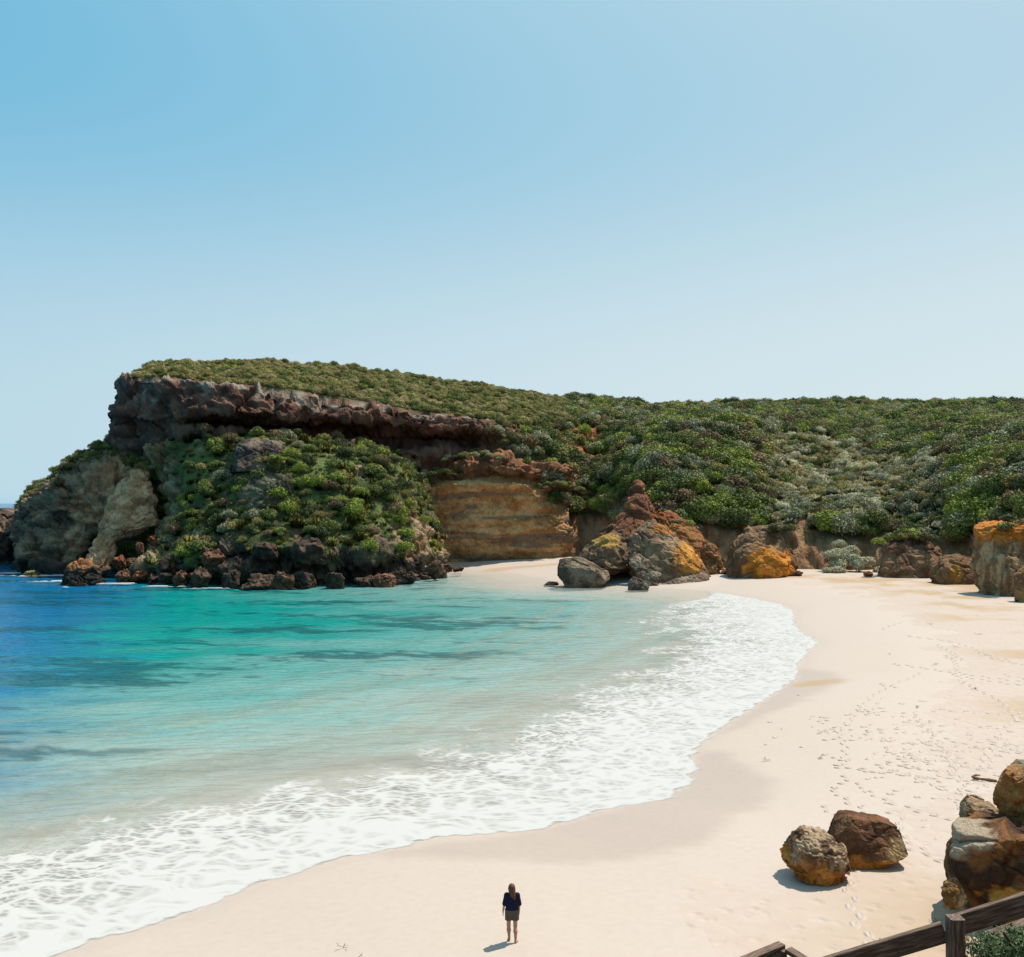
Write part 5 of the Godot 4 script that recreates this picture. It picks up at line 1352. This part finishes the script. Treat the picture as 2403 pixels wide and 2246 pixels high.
func build_stair() -> void:
	var foot := Vector3(3.1, 8.4, -6.5)
	var t := thing("timber_stair", foot, "dark weathered timber stair with handrail descending at the picture's corner", "stair")
	beam(t, "post", Vector3(3.07, 8.2, -6.44), Vector3(3.07, 11.125, -6.44), 0.10, 0.10)
	# the rail bends a little at the post
	beam(t, "handrail", Vector3(1.60, 10.36, -6.86), Vector3(3.04, 10.985, -6.53), 0.05, 0.135)
	beam(t, "handrail", Vector3(3.10, 11.03, -6.52), Vector3(5.2, 12.05, -5.9), 0.05, 0.135)
	beam(t, "post", Vector3(1.62, 7.4, -6.80), Vector3(1.62, 10.42, -6.80), 0.10, 0.10)
	beam(t, "stringer", Vector3(1.2, 9.2, -6.95), Vector3(5.2, 11.05, -5.95), 0.06, 0.26)
	for k in 9:
		var q := Vector3(1.4, 9.32, -6.85).lerp(Vector3(5.0, 11.0, -5.95), k / 8.0)
		beam(t, "tread", q + Vector3(0.02, 0, 0.05), q + Vector3(0.25, 0, 1.15), 0.3, 0.045)
	var l := thing("stair_landing", Vector3(3.0, 7.8, -10.4), "lower stair landing whose two pale topped rails meet in a corner", "stair")
	beam(l, "post", Vector3(3.13, 6.4, -10.8), Vector3(3.13, 8.80, -10.8), 0.10, 0.10)
	beam(l, "handrail", Vector3(3.13, 8.86, -10.8), Vector3(1.75, 8.80, -9.95), 0.11, 0.05)
	beam(l, "handrail", Vector3(3.19, 8.83, -10.74), Vector3(3.9, 8.74, -9.6), 0.11, 0.05)
	beam(l, "rail_board", Vector3(3.10, 8.74, -10.74), Vector3(1.75, 8.68, -9.92), 0.04, 0.15)
	beam(l, "rail_board", Vector3(3.22, 8.72, -10.70), Vector3(3.9, 8.62, -9.62), 0.04, 0.15)
	for k in 6:
		var o := k * 0.19
		beam(l, "deck_plank", Vector3(2.0 + o, 7.62, -10.2 + 0.25 * k), Vector3(3.15 + o * 0.6, 7.62, -10.75 + 0.25 * k), 0.15, 0.04)
	# the next flight, seen through under the rail: planks one behind the other
	var f := thing("stair_flight", Vector3(5.3, 9.0, -9.2), "shaded plank flight behind the green bush, under the handrail", "stair")
	for k in 6:
		var y := 9.62 - k * 0.10
		var z := -9.6 + k * 0.22
		beam(f, "plank", Vector3(4.92 - 0.02 * k, y - 0.12, z), Vector3(6.3, y + 0.28, z - 0.1), 0.19, 0.05)
	# bush and stones between the posts
	var bush := thing("needle_bush", Vector3(4.62, 9.62, -8.35), "green needle leaved bush behind the handrail post", "bush")
	obj("foliage", shrub_mesh(60, 5200, 0.055, 0.62, 9, 0.2), leaf_material(Color(0.075, 0.115, 0.045)), bush)
	obj("stem", stem_mesh(), M.bark, bush)
	bush.scale = Vector3(0.62, 0.72, 0.6)
	var rs := [[Vector3(4.02, 9.62, -7.95), 0.17, "orange"], [Vector3(4.2, 9.55, -7.8), 0.14, "pale"], [Vector3(3.85, 9.5, -7.9), 0.12, "tan"], [Vector3(4.38, 9.5, -7.7), 0.16, "pinkish"]]
	var k := 0
	for r in rs:
		var m: StandardMaterial3D = M.rock_near.duplicate()
		m.albedo_color = [Color(4.0, 2.4, 1.4), Color(4.5, 3.8, 3.0), Color(3.6, 2.8, 2.0), Color(4.2, 3.0, 2.3)][k].linear_to_srgb()
		var o := obj("slope_stone", boulder_mesh(3 + k), m)
		o.position = r[0]
		o.scale = Vector3(1.2, 0.8, 1.0) * r[1]
		o.rotation = Vector3(k, k * 2.0, 0.4)
		tag(o, r[2] + " stone beside the needle leaved bush", "stone", "stones by the stair")
		k += 1
	# driftwood on the sand
	var y := ground_at(21.2, -41.8)
	var wd := thing("driftwood", Vector3(21.2, y, -41.8), "forked piece of driftwood on the sand beyond the massive rock", "driftwood")
	limb(wd, "branch", [Vector3(-0.42, 0.10, -0.05), Vector3(-0.1, 0.06, 0.12), Vector3(0.2, 0.08, 0.28), Vector3(0.48, 0.06, 0.42)], [0.05, 0.07, 0.075, 0.06])
	limb(wd, "branch", [Vector3(-0.42, 0.10, -0.05), Vector3(-0.2, 0.16, -0.16), Vector3(0.1, 0.12, -0.3)], [0.05, 0.045, 0.02])
	# strands of weed on the sand
	rng.seed = 88
	var weeds := [[14.0, -112.0], [26.0, -128.0], [34.0, -122.0], [22.3, -118.0], [30.0, -100.0], [43.0, -95.0], [44.0, -87.0], [31.0, -62.0], [25.0, -57.0], [17.6, -52.5], [33.0, -72.0], [38.5, -80.0], [19.6, -36.5], [10.4, -26.4], [12.6, -27.6], [-5.0, -27.4], [-4.4, -26.6], [16.2, -34.0], [13.2, -48.0], [15.6, -47.2]]
	for q in weeds:
		var st := SurfaceTool.new()
		st.begin(Mesh.PRIMITIVE_TRIANGLES)
		var len_: float = 0.05 - q[1] * 0.0022
		for s in 5:
			var a := rng.randf() * TAU
			var at := Vector3(rng.randfn() * len_ * 0.4, 0.02, rng.randfn() * len_ * 0.2)
			for e in 4:
				var b := at + Vector3(cos(a), 0, sin(a)) * len_ * 0.4 + Vector3.UP * rng.randf_range(-0.01, 0.04)
				b.y = maxf(b.y, 0.012)
				var sd := Vector3(-sin(a), 0, cos(a)) * len_ * 0.09
				for v in [at - sd, b - sd, at + sd, at + sd, b - sd, b + sd]:
					st.set_normal(Vector3.UP)
					st.add_vertex(v)
				at = b
				a += rng.randfn() * 0.6
		var o := obj("seaweed", st.commit(), M.bark)
		o.position = Vector3(q[0], ground_at(q[0], q[1]) + 0.03, q[1])
		tag(o, "dark strand of seaweed lying on the sand", "seaweed", "strands of weed on the sand")

func build_footprints() -> void:
	# trodden sand: low rims pushed up round each print
	var w := 13
	var p := PackedVector3Array()
	var c := PackedColorArray()
	for j in 6:
		var r: float = [1.55, 1.15, 0.9, 0.62, 0.35, 0.02][5 - j]
		var y: float = [-0.004, 0.014, 0.020, 0.006, 0.003, 0.003][5 - j]
		for i in w:
			var a := TAU * i / (w - 1)
			p.append(Vector3(cos(a) * r * 0.075 * (1.0 + 0.15 * sin(a * 2.0)), y * (1.0 + 0.5 * sin(a * 3.0 + 1.0)), sin(a) * r * 0.15))
			c.append(Color(0.415, 0.335, 0.285))
	var n := normals(p, w, 6, true)
	var mesh := mesh_of(p, n, c, grid_index(w, 6))
	rng.seed = 99
	var at := []
	# walks: a start, a heading and a length
	for t in 46:
		var q := Vector2(rng.randf_range(12.0, 40.0), rng.randf_range(-84.0, -32.0))
		var head := rng.randf_range(-0.6, 0.6) + (PI if rng.randf() < 0.5 else 0.0)
		for e in rng.randi_range(14, 46):
			head += rng.randfn() * 0.07
			q += Vector2(sin(head), -cos(head)) * 0.66
			var side := (0.11 if e % 2 else -0.11) + rng.randfn() * 0.02
			var f := q + Vector2(cos(head), sin(head)) * side
			if f.x < 9.0 or shore_distance(f.x, f.y) < 7.0: continue
			at.append([f, head])
	for t in 420:
		at.append([Vector2(21.5 + rng.randfn() * 3.0, -45.0 + rng.randfn() * 6.0), rng.randf() * TAU])
	var mm := MultiMesh.new()
	mm.transform_format = MultiMesh.TRANSFORM_3D
	mm.mesh = mesh
	mm.instance_count = at.size()
	for i in at.size():
		var f: Vector2 = at[i][0]
		var s := rng.randf_range(0.9, 1.5)
		mm.set_instance_transform(i, Transform3D(Basis(Vector3.UP, -float(at[i][1])).scaled(Vector3(s, 1.3, s)), Vector3(f.x, ground_at(f.x, f.y) + sand_bumps(Vector3(f.x, 0, f.y), shore_distance(f.x, f.y)) + 0.006, f.y)))
	var o := MultiMeshInstance3D.new()
	o.multimesh = mm
	o.material_override = M.sand_wet
	o.name = numbered("footprint_trail")
	add_child(o, true)
	tag(o, "footprints crossing the upper sand of the beach", "footprints", "", "stuff")

func limb(parent: Node, called: String, pts: Array, rad: Array) -> void:
	var c := Curve3D.new()
	for i in pts.size():
		var tan_: Vector3 = (pts[mini(i + 1, pts.size() - 1)] - pts[maxi(i - 1, 0)]) / 5.0
		c.add_point(pts[i], -tan_, tan_)
	var n := 14
	var w := 11
	var p := PackedVector3Array()
	var cl := PackedColorArray()
	for j in n + 1:
		var f := float(j) / n
		var at := c.samplef(f * (pts.size() - 1))
		var ax := (c.samplef(minf(f + 0.05, 1.0) * (pts.size() - 1)) - c.samplef(maxf(f - 0.05, 0.0) * (pts.size() - 1))).normalized()
		var s := ax.cross(Vector3.UP).normalized()
		var u := s.cross(ax)
		var k := f * (rad.size() - 1)
		var r := lerpf(rad[mini(int(k), rad.size() - 2)], rad[mini(int(k), rad.size() - 2) + 1], k - mini(int(k), rad.size() - 2))
		if j == 0 or j == n: r *= 0.3
		for i in w:
			var a := TAU * i / (w - 1)
			var d := s * cos(a) + u * sin(a)
			p.append(at + d * r * (1.0 + 0.2 * fb(at + d * 0.2, 6.0)))
			cl.append(tone(at, Color(0.16, 0.085, 0.04), Color(0.28, 0.17, 0.09), 6.0))
	obj(called, mesh_of(p, normals(p, w, n + 1, true), cl, grid_index(w, n + 1)), M.rock_near, parent)

# ---------------------------------------------------------------- the person
func smin(a: float, b: float, k: float) -> float:
	var h := maxf(k - absf(a - b), 0.0) / k
	return minf(a, b) - h * h * k * 0.25

# rounded tapered bones [a, b, radius a, radius b] joined smoothly, meshed as surface nets; cut: planes [normal, offset] that keep normal.p < offset
func nets(bones: Array, cell: float, blend: float, cut: Array, squash := Vector3.ONE) -> ArrayMesh:
	var lo_ := Vector3(9, 9, 9)
	var hi := -lo_
	for b in bones:
		var r: float = maxf(b[2], b[3]) + cell * 2.5
		lo_ = lo_.min(b[0] - Vector3.ONE * r).min(b[1] - Vector3.ONE * r)
		hi = hi.max(b[0] + Vector3.ONE * r).max(b[1] + Vector3.ONE * r)
	var nx := int((hi.x - lo_.x) / cell) + 2
	var ny := int((hi.y - lo_.y) / cell) + 2
	var nz := int((hi.z - lo_.z) / cell) + 2
	var f := PackedFloat32Array()
	f.resize(nx * ny * nz)
	f.fill(1.0)
	for b in bones:
		var a: Vector3 = b[0]
		var ab: Vector3 = b[1] - a
		var ra: float = b[2]
		var rb: float = b[3]
		var inv := 1.0 / maxf(ab.length_squared(), 1e-8)
		var r: float = maxf(ra, rb) + blend + cell * 2.0
		var l := (a.min(b[1]) - Vector3.ONE * r - lo_) / cell
		var h := (a.max(b[1]) + Vector3.ONE * r - lo_) / cell
		for z in range(maxi(int(l.z), 0), mini(int(h.z) + 1, nz)):
			for y in range(maxi(int(l.y), 0), mini(int(h.y) + 1, ny)):
				for x in range(maxi(int(l.x), 0), mini(int(h.x) + 1, nx)):
					var q := lo_ + Vector3(x, y, z) * cell - a
					var t := clampf(q.dot(ab) * inv, 0.0, 1.0)
					var d := (q - ab * t).length() - lerpf(ra, rb, t)
					var i := (z * ny + y) * nx + x
					f[i] = smin(f[i], d, blend)
	if cut.size():
		for z in nz:
			for y in ny:
				for x in nx:
					var q := lo_ + Vector3(x, y, z) * cell
					var i := (z * ny + y) * nx + x
					for c in cut: f[i] = maxf(f[i], q.dot(c[0]) - c[1])
	var at := PackedInt32Array()
	at.resize(nx * ny * nz)
	at.fill(-1)
	var p := PackedVector3Array()
	var off := [0, 1, nx, nx + 1, nx * ny, nx * ny + 1, nx * ny + nx, nx * ny + nx + 1]
	for z in nz - 1:
		for y in ny - 1:
			for x in nx - 1:
				var i := (z * ny + y) * nx + x
				var m := 0
				for k in 8:
					if f[i + off[k]] < 0.0: m |= 1 << k
				if m == 0 or m == 255: continue
				var s := Vector3.ZERO
				var n := 0
				for k in 8:
					for e in [1, 2, 4]:
						if k & e: continue
						var v0: float = f[i + off[k]]
						var v1: float = f[i + off[k | e]]
						if (v0 < 0.0) == (v1 < 0.0): continue
						var t := v0 / (v0 - v1)
						var c := Vector3(k & 1, (k >> 1) & 1, (k >> 2) & 1)
						c[0 if e == 1 else (1 if e == 2 else 2)] += t
						s += c
						n += 1
				at[i] = p.size()
				p.append(lo_ + (Vector3(x, y, z) + s / n) * cell)
	var ix := PackedInt32Array()
	var strides := [1, nx, nx * ny]
	for z in range(1, nz - 1):
		for y in range(1, ny - 1):
			for x in range(1, nx - 1):
				var i := (z * ny + y) * nx + x
				for ax in 3:
					var a: bool = f[i] < 0.0
					if a == (f[i + strides[ax]] < 0.0): continue
					var u: int = strides[(ax + 1) % 3]
					var v: int = strides[(ax + 2) % 3]
					var q := [at[i], at[i - u], at[i - u - v], at[i - v]]
					if q.min() < 0: continue
					if a: ix.append_array([q[0], q[2], q[1], q[0], q[3], q[2]])
					else: ix.append_array([q[0], q[1], q[2], q[0], q[2], q[3]])
	var n := PackedVector3Array()
	n.resize(p.size())
	for k in range(0, ix.size(), 3):
		var m := (p[ix[k + 2]] - p[ix[k]]).cross(p[ix[k + 1]] - p[ix[k]])
		for e in 3: n[ix[k + e]] += m
	for k in n.size(): n[k] = n[k].normalized()
	for k in p.size(): p[k] *= squash
	return mesh_of(p, n, PackedColorArray(), ix)

func build_person() -> void:
	var x := 0.0
	var z := -27.3
	var o := thing("person", Vector3(x, ground_at(x, z) - 0.01, z), "person with long auburn hair, navy shirt and grey shorts standing barefoot on the sand", "person")
	var sk := plain(Color(0.40, 0.22, 0.14), 0.6)
	sk.subsurf_scatter_enabled = true
	sk.subsurf_scatter_strength = 0.15
	var body := [
		# trunk and neck
		[Vector3(0, 0.93, 0), Vector3(0, 1.08, 0), 0.115, 0.105], [Vector3(-0.06, 0.90, 0.01), Vector3(0.06, 0.90, 0.01), 0.105, 0.105],
		[Vector3(-0.07, 1.22, 0), Vector3(0.07, 1.22, 0), 0.10, 0.10], [Vector3(0, 1.05, 0), Vector3(0, 1.25, 0), 0.10, 0.11],
		[Vector3(-0.15, 1.345, 0), Vector3(0.15, 1.345, 0), 0.058, 0.058], [Vector3(0, 1.33, 0), Vector3(0, 1.45, -0.005), 0.062, 0.048],
		# head: skull, jaw, nose, ears
		[Vector3(-0.008, 1.555, 0.012), Vector3(-0.008, 1.56, -0.03), 0.088, 0.082], [Vector3(-0.008, 1.50, -0.03), Vector3(-0.008, 1.475, -0.055), 0.06, 0.04], [Vector3(-0.008, 1.545, -0.108), Vector3(-0.008, 1.52, -0.122), 0.008, 0.012],
		[Vector3(-0.094, 1.545, 0.0), Vector3(-0.096, 1.52, -0.004), 0.014, 0.01], [Vector3(0.078, 1.545, 0.0), Vector3(0.08, 1.52, -0.004), 0.014, 0.01],
		# arms
		[Vector3(-0.165, 1.335, 0), Vector3(-0.225, 1.09, 0.01), 0.05, 0.038], [Vector3(-0.225, 1.09, 0.01), Vector3(-0.262, 0.87, -0.02), 0.038, 0.024],
		[Vector3(0.165, 1.335, 0), Vector3(0.215, 1.09, 0.02), 0.05, 0.038], [Vector3(0.215, 1.09, 0.02), Vector3(0.212, 0.875, -0.04), 0.038, 0.024],
		# legs
		[Vector3(-0.092, 0.88, 0), Vector3(-0.098, 0.48, -0.03), 0.092, 0.055], [Vector3(-0.098, 0.46, -0.03), Vector3(-0.094, 0.33, -0.015), 0.053, 0.056], [Vector3(-0.094, 0.33, -0.015), Vector3(-0.08, 0.08, -0.03), 0.056, 0.033],
		[Vector3(0.088, 0.88, 0), Vector3(0.098, 0.48, 0.03), 0.092, 0.055], [Vector3(0.098, 0.46, 0.035), Vector3(0.102, 0.33, 0.08), 0.053, 0.056], [Vector3(0.102, 0.33, 0.08), Vector3(0.105, 0.085, 0.13), 0.056, 0.033],
		# feet
		[Vector3(-0.08, 0.05, -0.01), Vector3(-0.095, 0.03, -0.13), 0.036, 0.028], [Vector3(-0.095, 0.028, -0.13), Vector3(-0.10, 0.02, -0.19), 0.032, 0.02],
		[Vector3(0.105, 0.055, 0.15), Vector3(0.15, 0.03, 0.05), 0.036, 0.028], [Vector3(0.15, 0.028, 0.05), Vector3(0.175, 0.02, 0.0), 0.032, 0.02],
	]
	var bm := obj("body", nets(body, 0.012, 0.04, []), sk, o)
	tag(bm, "sunlit bare skin of the standing figure")
	# hands: palm, four fingers and a thumb, lightly curled
	for s in [-1.0, 1.0]:
		var wr := Vector3(-0.262, 0.87, -0.02) if s < 0.0 else Vector3(0.212, 0.875, -0.04)
		var dn := Vector3(0.03 * s, -1, -0.10).normalized()
		var fw := Vector3(0, -0.1, -1).normalized()   # towards the thumb
		var inw := Vector3(-s, 0, 0)
		var hand := [[wr - dn * 0.02, wr + dn * 0.035, 0.022, 0.022], [wr + dn * 0.03 + fw * 0.018, wr + dn * 0.085 + fw * 0.026, 0.016, 0.013], [wr + dn * 0.03 - fw * 0.014, wr + dn * 0.08 - fw * 0.026, 0.016, 0.012], [wr + dn * 0.03, wr + dn * 0.085, 0.016, 0.013]]
		var k := 0
		for off in [0.029, 0.010, -0.010, -0.028]:
			var ln: float = [0.032, 0.037, 0.034, 0.027][k]
			var r: Vector3 = wr + dn * 0.085 + fw * off
			var m1: Vector3 = r + (dn + inw * 0.15).normalized() * ln
			var m2: Vector3 = m1 + (dn + inw * 0.55).normalized() * ln * 0.75
			hand.append([r, m1, 0.0095, 0.0088])
			hand.append([m1, m2, 0.0088, 0.007])
			k += 1
		var tb := wr + dn * 0.03 + fw * 0.028
		var t1 := tb + (dn + fw * 0.9 + inw * 0.3).normalized() * 0.034
		hand.append([tb, t1, 0.011, 0.010])
		hand.append([t1, t1 + (dn + fw * 0.25 + inw * 0.3).normalized() * 0.03, 0.010, 0.008])
		obj("hand", nets(hand, 0.0042, 0.006, []), sk, o)
	for s in [-1.0, 1.0]:
		var ball := SphereMesh.new()
		ball.radius = 0.012
		ball.height = 0.024
		ball.radial_segments = 12
		ball.rings = 8
		var e := obj("eye", ball, plain(Color(0.05, 0.03, 0.02), 0.2), o)
		e.position = Vector3(-0.008 + 0.032 * s, 1.55, -0.106)
	obj("mouth", nets([[Vector3(-0.03, 1.492, -0.098), Vector3(0.014, 1.492, -0.098), 0.006, 0.006]], 0.003, 0.004, []), plain(Color(0.30, 0.09, 0.08), 0.5), o)
	var cloth := plain(Color(0.014, 0.0145, 0.042), 0.95, 0.2)
	obj("shirt", nets([
		[Vector3(0, 0.95, 0.005), Vector3(0, 1.1, 0), 0.135, 0.13], [Vector3(-0.075, 0.95, 0.005), Vector3(-0.07, 1.2, 0), 0.115, 0.115], [Vector3(0.075, 0.95, 0.005), Vector3(0.07, 1.2, 0), 0.115, 0.115], [Vector3(0, 1.1, 0), Vector3(0, 1.28, 0), 0.13, 0.115],
		[Vector3(-0.155, 1.345, 0), Vector3(0.155, 1.345, 0), 0.07, 0.07], [Vector3(0, 1.33, 0), Vector3(0, 1.40, 0), 0.09, 0.07],
		[Vector3(-0.165, 1.335, 0), Vector3(-0.225, 1.10, 0.01), 0.068, 0.064], [Vector3(0.165, 1.335, 0), Vector3(0.22, 1.10, 0.02), 0.068, 0.064],
	], 0.012, 0.045, [[Vector3(0, -1, 0), -0.925], [Vector3(0, 1, 0), 1.43]]), cloth, o)
	var short_ := plain(Color(0.085, 0.075, 0.062), 0.95, 0.2)
	obj("shorts", nets([
		[Vector3(-0.06, 0.93, 0.008), Vector3(0.06, 0.93, 0.008), 0.135, 0.135], [Vector3(0, 0.87, 0.01), Vector3(0, 0.76, 0.01), 0.12, 0.07], [Vector3(-0.088, 0.90, 0.005), Vector3(-0.098, 0.62, 0), 0.122, 0.108], [Vector3(0.088, 0.90, 0.005), Vector3(0.102, 0.62, 0.005), 0.122, 0.108],
	], 0.012, 0.035, [[Vector3(0, -1, 0), -0.635], [Vector3(0, 1, 0), 0.95]]), short_, o)
	var hair := plain(Color(0.085, 0.028, 0.011), 0.55)
	obj("hair", nets([
		[Vector3(-0.008, 1.572, 0.018), Vector3(-0.008, 1.58, -0.012), 0.104, 0.096], [Vector3(-0.07, 1.53, 0.02), Vector3(-0.06, 1.42, 0.05), 0.045, 0.03], [Vector3(-0.01, 1.55, 0.045), Vector3(0.015, 1.44, 0.06), 0.078, 0.068], [Vector3(0.015, 1.44, 0.06), Vector3(0.05, 1.33, 0.085), 0.066, 0.05], [Vector3(0.05, 1.34, 0.085), Vector3(0.085, 1.25, 0.10), 0.05, 0.022], [Vector3(-0.02, 1.45, 0.06), Vector3(-0.02, 1.34, 0.085), 0.05, 0.03], [Vector3(0.055, 1.53, 0.02), Vector3(0.075, 1.40, 0.05), 0.045, 0.035],
	], 0.010, 0.03, [[Vector3(0, -0.75, -1).normalized(), -0.84]]), hair, o)

# two or three things of one label: say which of them lies nearer the open sea
func tell_apart() -> void:
	var same := {}
	for o in get_children():
		if o is Node3D and o.has_meta("group") and o.has_meta("category") and not o.has_meta("kind"):
			var l: String = o.get_meta("label")
			if not same.has(l): same[l] = []
			same[l].append(o)
	for l in same:
		var list: Array = same[l]
		if list.size() < 2 or list.size() > 5: continue
		list.sort_custom(func(a, b): return a.position.x < b.position.x)
		var words: Array = [["seaward", "landward"], ["seaward", "middle", "landward"], ["outermost seaward", "inner seaward", "inner landward", "outermost landward"], ["outermost seaward", "inner seaward", "middle", "inner landward", "outermost landward"]][list.size() - 2]
		for i in list.size():
			var text: String = "%s %s" % [words[i], l]
			if text.split(" ").size() > 16: text = text.replace(" seaward half", " seaward").replace(" landward half", " landward").replace(" seaward end", " seaward").replace(" landward end", " landward").replace("the slope behind the sea stacks", "the slope behind the stacks")
			list[i].set_meta("label", text if text.split(" ").size() <= 16 else l)

# ---------------------------------------------------------------- everything
func _ready() -> void:
	# camera
	var cam := Camera3D.new()
	cam.name = "camera"
	cam.position = Vector3(0, 14, 0)
	cam.rotation_degrees = Vector3(1.4607, 0, 0)
	cam.fov = 55.02
	cam.near = 0.1
	cam.far = 30000.0
	cam.current = true
	add_child(cam)
	# sky and exposure
	var env := Environment.new()
	env.background_mode = Environment.BG_SKY
	env.sky = make_sky()
	env.tonemap_mode = Environment.TONE_MAPPER_LINEAR
	env.tonemap_exposure = 1.3
	env.background_energy_multiplier = 1.0 / 1.3
	env.sdfgi_enabled = true
	env.ssao_enabled = true
	env.ssil_enabled = true
	var we := WorldEnvironment.new()
	we.name = "environment"
	we.environment = env
	add_child(we)
	# sun: high, ahead and to the right
	var sun := DirectionalLight3D.new()
	sun.name = "sun"
	sun.light_energy = 1.55
	sun.light_color = Color(1.0, 0.965, 0.91)
	sun.light_angular_distance = 0.5
	sun.shadow_enabled = true
	add_child(sun)
	sun.look_at_from_position(Vector3.ZERO, -sun_towards())
	# shared noise
	nf.seed = 3; nf.noise_type = FastNoiseLite.TYPE_SIMPLEX_SMOOTH; nf.frequency = 1.0; nf.fractal_type = FastNoiseLite.FRACTAL_FBM; nf.fractal_octaves = 4
	nr.seed = 5; nr.noise_type = FastNoiseLite.TYPE_SIMPLEX_SMOOTH; nr.frequency = 1.0; nr.fractal_type = FastNoiseLite.FRACTAL_RIDGED; nr.fractal_octaves = 3
	nc.seed = 7; nc.noise_type = FastNoiseLite.TYPE_CELLULAR; nc.frequency = 1.0; nc.fractal_type = FastNoiseLite.FRACTAL_NONE; nc.cellular_return_type = FastNoiseLite.RETURN_DISTANCE2_SUB
	nv.seed = 7; nv.noise_type = FastNoiseLite.TYPE_CELLULAR; nv.frequency = 1.0; nv.fractal_type = FastNoiseLite.FRACTAL_NONE; nv.cellular_return_type = FastNoiseLite.RETURN_CELL_VALUE
	nd.seed = 17; nd.noise_type = FastNoiseLite.TYPE_CELLULAR; nd.frequency = 1.0; nd.fractal_type = FastNoiseLite.FRACTAL_NONE; nd.cellular_return_type = FastNoiseLite.RETURN_DISTANCE
	nl.seed = 9; nl.noise_type = FastNoiseLite.TYPE_SIMPLEX_SMOOTH; nl.frequency = 1.0; nl.fractal_type = FastNoiseLite.FRACTAL_FBM; nl.fractal_octaves = 2
	shore = unpack2(SHORE)
	foam_edge = unpack2(FOAM_EDGE)
	wet_a = unpack2(WET_A)
	wet_b = unpack2(WET_B)
	make_materials()
	var t0 := Time.get_ticks_msec()
	build_land()
	print("build_land ", Time.get_ticks_msec() - t0)
	build_beach()
	print("build_beach ", Time.get_ticks_msec() - t0)
	build_sea()
	print("build_sea ", Time.get_ticks_msec() - t0)
	build_foam()
	print("build_foam ", Time.get_ticks_msec() - t0)
	build_rocks()
	print("build_rocks ", Time.get_ticks_msec() - t0)
	build_plants()
	print("build_plants ", Time.get_ticks_msec() - t0)
	build_stair()
	print("build_stair ", Time.get_ticks_msec() - t0)
	build_person()
	build_footprints()
	tell_apart()
	print("build_person ", Time.get_ticks_msec() - t0)
